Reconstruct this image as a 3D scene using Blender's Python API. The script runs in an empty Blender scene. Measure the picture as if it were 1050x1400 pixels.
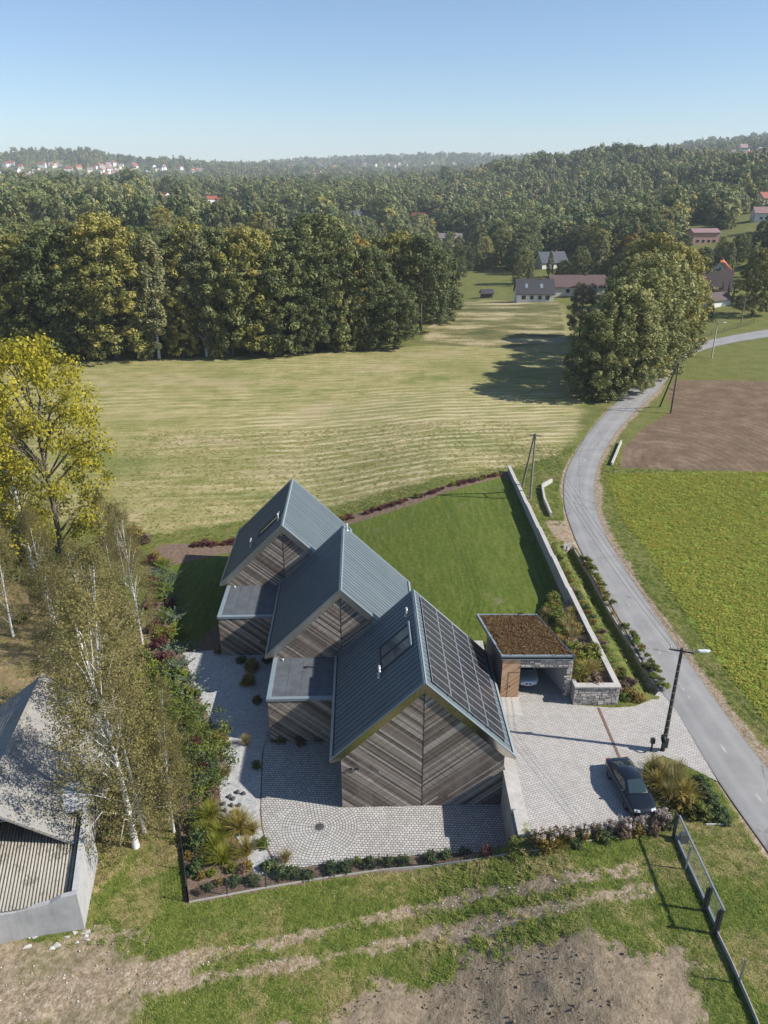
import bpy, bmesh, math, random
import numpy as np
from mathutils import Vector
R = math.radians
scene = bpy.context.scene
col = scene.collection
rng = np.random.default_rng(7)
random.seed(7)

# ------------------------------------------------------------------ camera
CAMH, FPX, PCX, PCY, YHOR = 38.0, 1030.0, 525.0, 700.0, 245.0
PITCH = math.atan((PCY - YHOR) / FPX)
cam_d = bpy.data.cameras.new('camera')
cam_d.sensor_fit = 'VERTICAL'; cam_d.sensor_height = 36.0; cam_d.lens = 36.0 * FPX / 1400.0
cam_d.clip_start = 0.5; cam_d.clip_end = 30000
cam = bpy.data.objects.new('camera', cam_d); col.objects.link(cam)
cam.location = (0, 0, CAMH); cam.rotation_euler = (math.pi / 2 - PITCH, 0, 0)
scene.camera = cam

# ------------------------------------------------------------------ sky, sun, exposure
SUN_EL, SUN_OFF = R(38.0), R(10.6)            # the sun stands to the right, a little behind the camera
world = bpy.data.worlds.new('World'); scene.world = world; world.use_nodes = True
wn = world.node_tree.nodes; wl = world.node_tree.links
bgn = wn['Background']; sky = wn.new('ShaderNodeTexSky'); sky.sky_type = 'NISHITA'
sky.sun_disc = False; sky.sun_elevation = SUN_EL; sky.sun_rotation = R(90.0) + SUN_OFF
sky.altitude = 700; sky.air_density = 1.0; sky.dust_density = 0.3; sky.ozone_density = 4.5
wl.new(sky.outputs[0], bgn.inputs[0]); bgn.inputs[1].default_value = 0.1
sun_d = bpy.data.lights.new('sun', 'SUN'); sun_d.energy = 5.0; sun_d.angle = R(0.53); sun_d.color = (1.0, 0.955, 0.885)
sun = bpy.data.objects.new('sun', sun_d); col.objects.link(sun)
sdir = Vector((math.cos(SUN_EL) * math.cos(SUN_OFF), -math.cos(SUN_EL) * math.sin(SUN_OFF), math.sin(SUN_EL)))
sun.rotation_euler = sdir.to_track_quat('Z', 'Y').to_euler(); sun.location = sdir * 200
vs = scene.view_settings
vs.view_transform = 'Standard'; vs.look = 'None'; vs.exposure = 0.54; vs.gamma = 1.0; vs.use_curve_mapping = False

# ------------------------------------------------------------------ pixel helpers (a pixel gives a direction only)
FW = np.array([0, math.cos(PITCH), -math.sin(PITCH)]); UP = np.array([0, math.sin(PITCH), math.cos(PITCH)])
CAM = np.array([0, 0, CAMH])
def ray(px, py): return FW + np.array([1, 0, 0]) * (px - PCX) / FPX - UP * (py - PCY) / FPX
def at(px, py, z=0.0):
    d = ray(px, py); return CAM + d * (z - CAMH) / d[2]
def height_of(base, toppx):
    d = ray(*toppx); return CAMH + base[1] / d[1] * d[2] - base[2]
def sstep(a, b, x):
    t = np.clip((x - a) / (b - a), 0, 1); return t * t * (3 - 2 * t)
def lerp(a, b, t): return a + (b - a) * t

# value noise for the terrain
_tab = np.random.default_rng(3).random((256, 256))
def vnoise(x, y):
    xi = np.floor(x).astype(int); yi = np.floor(y).astype(int); fx = x - xi; fy = y - yi
    fx = fx * fx * (3 - 2 * fx); fy = fy * fy * (3 - 2 * fy)
    g = lambda a, b: _tab[a % 256, b % 256]
    return lerp(lerp(g(xi, yi), g(xi + 1, yi), fx), lerp(g(xi, yi + 1), g(xi + 1, yi + 1), fx), fy)
def fbm(x, y, o=4):
    s = 0; a = .5
    for _ in range(o): s = s + a * vnoise(x, y); x = x * 2.03 + 17.1; y = y * 2.03 + 5.7; a *= .5
    return s

# ------------------------------------------------------------------ terrain
TC = np.array([-150, 0, 60, 110, 200, 340, 430, 520, 620, 700, 760, 830, 890, 960, 1050, 1200.])
TD = np.array([230, 320, 450, 650, 900, 1300, 1700, 2300, 3000, 4500, 7000.])
TZ = np.array([
 [0]*16,
 [3,3,3,3,3,1,-2,-4,-5,-4,-2,-1,0,2,4,5],
 [10,12,12,12,11,6,3,-1,-5,-5,-3,0,3,8,12,14],
 [14,15,15,15,15,10,8,4,0,0,2,6,10,16,22,25],
 [14,15,15,15,15,14,12,8,8,10,14,20,26,32,36,36],
 [18,18,18,18,18,18,18,20,34,44,50,62,59,50,45,45],
 [20,20,20,20,20,20,20,20,28,36,42,52,52,56,60,62],
 [42,42,42,42,40,36,36,36,40,44,48,56,70,100,112,112],
 [95,93,109,109,82,60,50,50,52,55,60,80,115,131,142,146],
 [60,60,60,60,80,92,115,128,140,132,120,110,100,100,100,100],
 [40]*16], float)
def far_z(x, y):
    D = np.hypot(x, y); px = PCX + FPX * (x / np.maximum(y, 1.0)) / math.cos(PITCH)
    ci = np.clip(np.interp(px, TC, np.arange(len(TC))), 0, len(TC) - 1.001)
    di = np.clip(np.interp(np.log(np.maximum(D, 1)), np.log(TD), np.arange(len(TD))), 0, len(TD) - 1.001)
    c0 = ci.astype(int); d0 = di.astype(int); cf = ci - c0; df = di - d0; cf = cf*cf*(3-2*cf); df = df*df*(3-2*df)
    z = lerp(lerp(TZ[d0, c0], TZ[d0, c0 + 1], cf), lerp(TZ[d0 + 1, c0], TZ[d0 + 1, c0 + 1], cf), df)
    n = (fbm(x / 260., y / 260.) - .47) * sstep(300, 1600, D) * 26
    z = (z + n) * sstep(225, 300, D)
    return np.where(y < 60, 0, z)
def z_out(x, y):
    k = sstep(45, 66, y)
    s = lerp(sstep(13, 1, x), sstep(12, -15, x), k)
    return -3.2 * s * (1 - sstep(85, 170, y)) + far_z(x, y)
def poly_sd(P, x, y):
    """signed distance to polygon, negative inside"""
    P = np.asarray(P, float)[:, :2]; d = np.full(np.shape(x), 1e18); ins = np.zeros(np.shape(x), bool)
    n = len(P)
    for i in range(n):
        a = P[i]; b = P[(i + 1) % n]; e = b - a; wx = x - a[0]; wy = y - a[1]
        t = np.clip((wx * e[0] + wy * e[1]) / (e @ e + 1e-12), 0, 1)
        d = np.minimum(d, (wx - e[0] * t) ** 2 + (wy - e[1] * t) ** 2)
        c = ((a[1] > y) != (b[1] > y)) & (x < (b[0] - a[0]) * (y - a[1]) / (b[1] - a[1] + 1e-12) + a[0]); ins ^= c
    return np.where(ins, -1, 1) * np.sqrt(d)
def line_d(P, x, y):
    P = np.asarray(P, float)[:, :2]; d = np.full(np.shape(x), 1e18)
    for a, b in zip(P[:-1], P[1:]):
        e = b - a; wx = x - a[0]; wy = y - a[1]; t = np.clip((wx * e[0] + wy * e[1]) / (e @ e + 1e-12), 0, 1)
        d = np.minimum(d, (wx - e[0] * t) ** 2 + (wy - e[1] * t) ** 2)
    return np.sqrt(d)

YARD = -3.2
WALL_X0 = 8.45                                   # retaining wall face beside the sunken yard
LOT = np.array([(-12.25, 33.0), (-7.48, 34.08), (-3.86, 34.79), (-.33, 35.35), (3.15, 35.5), (8.7, 35.7), (8.75, 56.0), (9.2, 56.2), (14.5, 56.2), (17.6, 62.0), (17.55, 100.3),
                (16.6, 99.6), (4, 92.5), (-6, 89.0), (-16, 84.5), (-27.5, 83.2), (-28.5, 80.0), (-24, 67.0), (-19.5, 52.0), (-16.5, 44.0), (-14.5, 40.3)])
UPPER = np.array([(8.7, 35.6), (17.4, 36.6), (30, 34.0), (30, 47.0), (18.5, 64.0), (17.8, 100), (17.55, 100), (17.6, 62), (14.6, 56.0), (8.7, 56.0)])
DITCH = [at(778, 752, 0), at(800, 790, 0), at(822, 832, 0), at(846, 872, 0), at(870, 912, 0), at(890, 944, 0)]
def terrain(x, y):
    x = np.asarray(x, float); y = np.asarray(y, float)
    zo = z_out(x, y)
    lawn = zo - 0.25
    zl = lerp(YARD, lawn, sstep(54, 66, y) * sstep(-13, -4, x))
    sd = poly_sd(LOT, x, y)
    # the planting bed along the front fence climbs to the verge
    front = sstep(0.15, 1.1, -line_sd_front(x, y))
    zl = lerp(zo, zl, front)
    zl = np.where(x < -10, lerp(zo, zl, sstep(0, 1.5, -sd)), zl)
    zl = np.where(y > 78, lerp(zo, zl, sstep(0, 4, -sd)), zl)
    z = np.where(sd < 0, zl, zo)
    su = poly_sd(UPPER, x, y)
    z = np.where(sd < -0.05, z, lerp(0 * z, z, sstep(0.0, 1.4, su)))
    dd = line_d(DITCH, x, y)
    z = z - 0.85 * sstep(0.75, 0.25, dd)
    z = z + 0.35 * np.exp(-((dd - 1.5) / .6) ** 2) * (y > 49) * (poly_sd(UPPER, x, y) > -30) * (x > 19)
    return z
FRONT_FENCE = [(-12.25, 33.0), (-7.48, 34.08), (-3.86, 34.79), (-.33, 35.35), (3.15, 35.5), (8.7, 35.7)]
def line_sd_front(x, y):
    yy = np.interp(x, [p[0] for p in FRONT_FENCE], [p[1] for p in FRONT_FENCE]); return yy - y
def gz(x, y): return float(terrain(np.array([x]), np.array([y]))[0])
def GP(px, py, guess=0.0, t0=25.0):
    """where the pixel's ray meets the terrain"""
    d = ray(px, py); d = d / np.linalg.norm(d)
    t = np.geomspace(t0, 9000, 420)
    def first(t):
        p = CAM + t[:, None] * d; h = p[:, 2] - terrain(p[:, 0], p[:, 1]); i = int(np.argmax(h < 0)) if (h < 0).any() else len(t) - 1; return max(i - 1, 0), max(i, 1), h
    i, j, h = first(t); t = np.linspace(t[i], t[j], 40); i, j, h = first(t)
    f = h[i] / (h[i] - h[j] + 1e-9); q = CAM + d * lerp(t[i], t[j], float(np.clip(f, 0, 1))); return q
def GPs(l, z=None): return [GP(*p) if z is None else at(p[0], p[1], z) for p in l]

# ------------------------------------------------------------------ object helpers
def link(name, me, parent=None, mat=None):
    o = bpy.data.objects.new(name, me); col.objects.link(o)
    if parent is not None: o.parent = parent
    if mat is not None and me is not None and len(me.materials) == 0: me.materials.append(mat)
    return o
def tag(o, label, cat, group=None, kind=None):
    if label: o['label'] = label
    if cat: o['category'] = cat
    if group: o['group'] = group
    if kind: o['kind'] = kind
    return o
def thing(name, label, cat, loc=(0, 0, 0), rz=0.0, group=None, scale=None):
    o = bpy.data.objects.new(name, None); col.objects.link(o); o.empty_display_size = .3
    o.location = [float(v) for v in loc]; o.rotation_euler = (0, 0, rz)
    if scale is not None: o.scale = (scale, scale, scale) if np.isscalar(scale) else scale
    return tag(o, label, cat, group)
def np_mesh(name, V, F, mat=None, smooth=False, attrs=None, mats=None, mi=None):
    me = bpy.data.meshes.new(name); V = np.asarray(V, np.float32); F = np.asarray(F, np.int32); k = F.shape[1]
    me.vertices.add(len(V)); me.vertices.foreach_set('co', V.ravel())
    me.loops.add(F.size); me.loops.foreach_set('vertex_index', F.ravel())
    me.polygons.add(len(F)); me.polygons.foreach_set('loop_start', np.arange(0, F.size, k, dtype=np.int32))
    me.polygons.foreach_set('loop_total', np.full(len(F), k, np.int32))
    me.polygons.foreach_set('use_smooth', np.full(len(F), bool(smooth)))
    for m in (mats or ([mat] if mat else [])): me.materials.append(m)
    if mi is not None: me.polygons.foreach_set('material_index', np.asarray(mi, np.int32))
    for n, (dt, a) in (attrs or {}).items():
        at_ = me.attributes.new(n, dt, 'POINT')
        at_.data.foreach_set({'FLOAT': 'value', 'FLOAT_COLOR': 'color', 'FLOAT_VECTOR': 'vector', 'INT': 'value'}[dt], np.asarray(a, np.float32 if dt != 'INT' else np.int32).ravel())
    me.update(calc_edges=True); return me
class MB:
    """collects polygons for one mesh"""
    def __init__(s): s.v = []; s.f = []; s.m = []; s.sm = []
    def add(s, vs, fs, m=0, smooth=False):
        o = len(s.v); s.v += [tuple(float(c) for c in v) for v in vs]; s.f += [[i + o for i in f] for f in fs]; s.m += [m] * len(fs); s.sm += [smooth] * len(fs); return s
    def box(s, x0, x1, y0, y1, z0, z1, m=0):
        return s.add([(x0,y0,z0),(x1,y0,z0),(x1,y1,z0),(x0,y1,z0),(x0,y0,z1),(x1,y0,z1),(x1,y1,z1),(x0,y1,z1)],
                     [(0,3,2,1),(4,5,6,7),(0,1,5,4),(1,2,6,5),(2,3,7,6),(3,0,4,7)], m)
    def prism(s, poly, ex, m=0):
        """polygon of 3-D points extruded by vector ex"""
        n = len(poly); p = [np.array(q, float) for q in poly]; e = np.array(ex, float)
        return s.add(p + [q + e for q in p], [list(range(n))[::-1], list(range(n, 2 * n))] + [(i, (i + 1) % n, n + (i + 1) % n, n + i) for i in range(n)], m)
    def beam(s, a, b, w, h=None, m=0, upv=(0, 0, 1)):
        a = np.array(a, float); b = np.array(b, float); h = h or w; d = b - a; d /= np.linalg.norm(d)
        u = np.array(upv, float)
        if abs(d @ u) > .98: u = np.array([0, 1, 0.])
        sx = np.cross(d, u); sx /= np.linalg.norm(sx); sz = np.cross(sx, d)
        q = [a + sx * i * w / 2 + sz * j * h / 2 for i, j in ((-1,-1),(1,-1),(1,1),(-1,1))] + [b + sx * i * w / 2 + sz * j * h / 2 for i, j in ((-1,-1),(1,-1),(1,1),(-1,1))]
        return s.add(q, [(0,3,2,1),(4,5,6,7),(0,1,5,4),(1,2,6,5),(2,3,7,6),(3,0,4,7)], m)
    def tube(s, path, rad, n=8, m=0, cap=True, smooth=True):
        path = [np.array(p, float) for p in path]; rad = [rad] * len(path) if np.isscalar(rad) else rad
        V = []; F = []; ref = np.array([0.31, .95, .1])
        for i, p in enumerate(path):
            d = path[min(i + 1, len(path) - 1)] - path[max(i - 1, 0)]; d = d / (np.linalg.norm(d) + 1e-9)
            a = np.cross(d, ref); a /= (np.linalg.norm(a) + 1e-9); b = np.cross(d, a)
            V += [p + rad[i] * (math.cos(2*math.pi*k/n) * a + math.sin(2*math.pi*k/n) * b) for k in range(n)]
        for i in range(len(path) - 1):
            F += [(i*n+k, i*n+(k+1)%n, (i+1)*n+(k+1)%n, (i+1)*n+k) for k in range(n)]
        s.add(V, F, m, smooth)
        if cap: s.add(V[:n], [list(range(n))[::-1]], m); s.add(V[-n:], [list(range(n))], m)
        return s
    def lathe(s, prof, n=16, m=0, c=(0, 0, 0), axis='z', smooth=True):
        V = []; F = []
        for r, h in prof:
            for k in range(n):
                a = 2 * math.pi * k / n; x, y = r * math.cos(a), r * math.sin(a)
                V.append((x + c[0], y + c[1], h + c[2]) if axis == 'z' else (h + c[0], x + c[1], y + c[2]))
        for i in range(len(prof) - 1): F += [(i*n+k, i*n+(k+1)%n, (i+1)*n+(k+1)%n, (i+1)*n+k) for k in range(n)]
        return s.add(V, F, m, smooth)
    def build(s, name, mats, parent=None, fix=True, bevel=0):
        me = bpy.data.meshes.new(name); me.from_pydata(s.v, [], s.f)
        for m in (mats if isinstance(mats, (list, tuple)) else [mats]): me.materials.append(m)
        me.polygons.foreach_set('material_index', s.m); me.polygons.foreach_set('use_smooth', s.sm)
        if fix:
            bm = bmesh.new(); bm.from_mesh(me); bmesh.ops.recalc_face_normals(bm, faces=bm.faces); bm.to_mesh(me); bm.free()
        me.update(); o = link(name, me, parent)
        if bevel:
            b = o.modifiers.new('bevel', 'BEVEL'); b.width = bevel; b.segments = 2; b.limit_method = 'ANGLE'
        return o
def clip_poly(poly, a, b, c):
    """keep a*x+b*y<=c"""
    out = []; n = len(poly)
    for i in range(n):
        p, q = poly[i], poly[(i + 1) % n]; dp = a*p[0]+b*p[1]-c; dq = a*q[0]+b*q[1]-c
        if dp <= 0: out.append(p)
        if (dp < 0 < dq) or (dq < 0 < dp): t = dp / (dp - dq); out.append((p[0]+(q[0]-p[0])*t, p[1]+(q[1]-p[1])*t))
    return out

# ------------------------------------------------------------------ materials
class NT:
    def __init__(s, name):
        s.m = bpy.data.materials.new(name); s.m.use_nodes = True; s.t = s.m.node_tree; s.n = s.t.nodes; s.l = s.t.links
        s.b = s.n['Principled BSDF']; s.out = s.n['Material Output']
    def node(s, typ, **kw):
        n = s.n.new(typ)
        for k, v in kw.items():
            if k.startswith('_'): setattr(n, k[1:], v)
            else:
                key = k.replace('__', ' ')
                s.put(n.inputs[key] if not key.isdigit() else n.inputs[int(key)], v)
        return n
    def put(s, sock, v):
        if isinstance(v, bpy.types.NodeSocket): s.l.new(v, sock)
        elif v is not None:
            if hasattr(sock.default_value, '__len__') and not np.isscalar(v):
                v = list(v); L_ = len(sock.default_value)
                if len(v) == 3 and L_ == 4: v = v + [1.0]
            sock.default_value = v
    def pos(s): return s.node('ShaderNodeNewGeometry').outputs['Position']
    def obj(s): return s.node('ShaderNodeTexCoord').outputs['Object']
    def rand(s): return s.node('ShaderNodeObjectInfo').outputs['Random']
    def attr(s, name, o='Fac'): return s.node('ShaderNodeAttribute', _attribute_name=name).outputs[o]
    def mapping(s, vec, scale=(1, 1, 1), rot=(0, 0, 0), loc=(0, 0, 0)):
        return s.node('ShaderNodeMapping', Vector=vec, Scale=scale, Rotation=rot, Location=loc).outputs[0]
    def noise(s, vec, scale, detail=3, rough=.55, dist=0): return s.node('ShaderNodeTexNoise', Vector=vec, Scale=scale, Detail=detail, Roughness=rough, Distortion=dist).outputs['Fac']
    def ramp(s, fac, stops):
        n = s.n.new('ShaderNodeValToRGB'); s.put(n.inputs[0], fac); e = n.color_ramp.elements
        while len(e) > 1: e.remove(e[-1])
        for i, (p, c) in enumerate(stops):
            el = e[0] if i == 0 else e.new(p)
            el.position = p; c = (c, c, c) if np.isscalar(c) else c; el.color = (*c[:3], 1)
        return n.outputs[0]
    def mix(s, f, a, b, mode='MIX'):
        n = s.n.new('ShaderNodeMix'); n.data_type = 'RGBA'; n.blend_type = mode; n.clamp_factor = True
        s.put(n.inputs[0], f); s.put(n.inputs[6], a); s.put(n.inputs[7], b); return n.outputs[2]
    def math(s, op, a, b=None, c=None, clamp=False):
        n = s.n.new('ShaderNodeMath'); n.operation = op; n.use_clamp = clamp
        s.put(n.inputs[0], a)
        if b is not None: s.put(n.inputs[1], b)
        if c is not None: s.put(n.inputs[2], c)
        return n.outputs[0]
    def smooth(s, x, a, b):
        n = s.n.new('ShaderNodeMapRange'); n.interpolation_type = 'SMOOTHSTEP'; s.put(n.inputs[0], x); n.inputs[1].default_value = a; n.inputs[2].default_value = b
        return n.outputs[0]
    def bump(s, h, strength=.5, dist=.05):
        n = s.node('ShaderNodeBump', Height=h, Strength=strength, Distance=dist); s.l.new(n.outputs[0], s.b.inputs['Normal'])
    def set(s, **kw):
        for k, v in kw.items(): s.put(s.b.inputs[k.replace('__', ' ')], v)
        return s.m
def mat_plain(name, c, rough=.6, metal=0.0, var=.12, scale=3.0, bump=0.0, objrand=0.0, spec=.5, bscale=40):
    t = NT(name); p = t.obj(); n = t.noise(p, scale, 4)
    a = tuple(x * (1 - var) for x in c); b = tuple(min(1, x * (1 + var)) for x in c)
    cc = t.ramp(n, [(.3, a), (.7, b)])
    if objrand:
        r = t.math('MULTIPLY_ADD', t.rand(), 2 * objrand, 1 - objrand)
        cc = t.mix(1.0, cc, t.node('ShaderNodeCombineColor', Red=r, Green=r, Blue=r).outputs[0], 'MULTIPLY')
    if bump: t.bump(t.noise(p, bscale, 3), bump, .02)
    return t.set(Base__Color=cc, Roughness=rough, Metallic=metal, Specular__IOR__Level=spec)
def mat_leaf(name, cols, transl=.35, rough=.55, hue=.5, spec=.25):
    """leaf colour: per-clump tint attribute, per-plant random"""
    t = NT(name); tint = t.attr('tint'); r = t.rand()
    f = t.math('ADD', tint, t.math('MULTIPLY', t.math('SUBTRACT', r, .5), hue), clamp=True)
    k = len(cols); c = t.ramp(f, [(i / (k - 1), cc) for i, cc in enumerate(cols)])
    t.set(Base__Color=c, Roughness=rough, Specular__IOR__Level=spec)
    tr = t.node('ShaderNodeBsdfTranslucent', Color=c)
    ms = t.node('ShaderNodeMixShader', Fac=transl); t.l.new(t.b.outputs[0], ms.inputs[1]); t.l.new(tr.outputs[0], ms.inputs[2])
    t.l.new(ms.outputs[0], t.out.inputs[0]); return t.m
M = {}
# ------------------------------------------------------------------ ground masks
ROAD_L = [(1120,442),(1050,450),(1000,458.5),(964,466),(935,474),(915,484),(882,510),(855,538),(828.6,563.7),(800,597),(778,634),(771,655),(770,667),(771,690),(775,706.5),(791,748.6),(811,783),(833,823),(860,870),(901,943.5),(926,974),(953,1021),(981,1068),(1008.6,1106.5),(1050,1164.5),(1120,1262),(1230,1420)]
ROAD_R = [(1120,452),(1050,461),(1010,467),(976,474),(950,483),(929,495),(908,525),(888,545),(867,563.7),(841,592),(821,626),(814,650),(812,670),(814,690),(819,709),(831,739),(855.5,778),(888,828),(911,862),(937,896.6),(970,946),(1008.6,999),(1050,1051),(1120,1142),(1230,1290)]
def resample(P, n):
    P = np.array(P)[:, :2]; s = np.concatenate([[0], np.cumsum(np.linalg.norm(np.diff(P, axis=0), axis=1))])
    q = np.linspace(0, s[-1], n); return np.stack([np.interp(q, s, P[:, 0]), np.interp(q, s, P[:, 1])], 1)
def smooth_line(P, it=6):
    P = P.copy()
    for _ in range(it): P[1:-1] = .25 * P[:-2] + .5 * P[1:-1] + .25 * P[2:]
    return P
RN = 240
RL = smooth_line(resample([at(*p, 0) for p in ROAD_L], RN), 8); RR = smooth_line(resample([at(*p, 0) for p in ROAD_R], RN), 8)
def W2(px): return np.array([GP(*p)[:2] for p in px])
P_MEADOW = W2([(100,494),(300,487),(440,480),(580,473),(590,440),(660,410),(765,415),(780,440),(797,545),(792,585),(760,622),(715,636),(690,640),(470,688),(330,712),(200,733),(150,720),(0,700),(-100,640),(-100,500)])
P_TALL = W2([(575,471),(590,440),(640,413),(765,413),(775,468),(690,476)])
P_FAR = W2([(330,289),(405,291),(405,302),(330,300)])
P_PLOUGH = W2([(922,520),(1150,522),(1150,648),(1050,645),(848,640),(852,612),(880,585),(918,562),(912,540)])
P_CROP = W2([(828,648),(1060,646),(1200,650),(1300,1000),(1200,1100),(1060,1000),(990,915),(935,835),(890,760),(850,710)])
P_SOIL = W2([(400,1425),(440,1370),(520,1340),(600,1318),(700,1295),(800,1275),(900,1285),(950,1325),(965,1400),(960,1450),(400,1460)])
P_LITTER = W2([(0,745),(100,780),(190,830),(222,900),(230,1000),(240,1110),(240,1170),(140,1200),(0,1290),(-160,1300),(-160,745)])
P_DIRT = W2([(-100,1300),(0,1290),(130,1268),(190,1290),(230,1320),(140,1400),(100,1440),(-100,1440)])
P_GRAVEL = W2([(743,712),(776,712),(792,748),(775,750),(757,732)])
P_LAWN = np.array([(-25.5, 77.5), (-17, 82.0), (-6, 86.5), (4, 90.3), (16.6, 98.2), (17.5, 96), (17.5, 57), (9.3, 56.3), (7, 55), (-4, 66), (-16.0, 68.0), (-18.5, 60.8), (-20.6, 60.6), (-22, 68)])
RUT1 = W2([(868,1188),(800,1198),(720,1212),(640,1225),(560,1245),(480,1265),(400,1282),(300,1305),(200,1325),(0,1362),(-120,1385)])
RUT2 = W2([(892,1218),(840,1225),(760,1242),(680,1258),(600,1275),(500,1296),(400,1318),(280,1337),(160,1352),(0,1388),(-120,1410)])
def masks(x, y):
    ins = lambda P, w: sstep(w, -w, poly_sd(P, x, y))
    D = np.hypot(x, y); w = np.clip(D * .025, .3, 4)
    n = fbm(x * .35, y * .35) - .47; n2 = fbm(x * 1.3 + 9, y * 1.3) - .47
    lot = poly_sd(LOT, x, y)
    lawn = ins(P_LAWN, .2)
    meadow = ins(P_MEADOW, w); tall = np.maximum(ins(P_TALL, 2.5), ins(P_FAR, 6)); plough = ins(P_PLOUGH, .6); crop = ins(P_CROP, .8)
    soil = sstep(.9, -1.2, poly_sd(P_SOIL, x, y) + n * 5 + n2 * 2)
    dirt = sstep(.9, -.9, poly_sd(P_DIRT, x, y) + n * 6)
    rut = np.maximum(sstep(1.0, .25, line_d(RUT1, x, y) + n * 1.0 + n2 * .5), sstep(.95, .2, line_d(RUT2, x, y) + n * 1.2 + n2 * .5))
    rut = np.maximum(rut * .72, dirt * .42)
    litter = sstep(1.5, -1.5, poly_sd(P_LITTER, x, y) + n * 5) * (lot > 0)
    dr = np.minimum(line_d(RR, x, y), line_d(RL, x, y))
    shoulder = sstep(1.25, .35, line_d(RR, x, y) + n * 1.2) * (D < 160) + sstep(.55, .1, line_d(RL, x, y) + n * .8) * (D < 160)
    gravel = np.clip(np.maximum(np.maximum(rut, shoulder), ins(P_GRAVEL, .3)), 0, 1)
    bed = ((lot < .05) & (lawn < .5)).astype(float)
    bed = np.maximum(bed, sstep(.6, 0, np.abs(lot + .3)) * (y > 78))
    return np.stack([lawn, meadow, tall, plough], 1), np.stack([crop, np.maximum(soil, dirt * .62), litter, gravel], 1), bed

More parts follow.
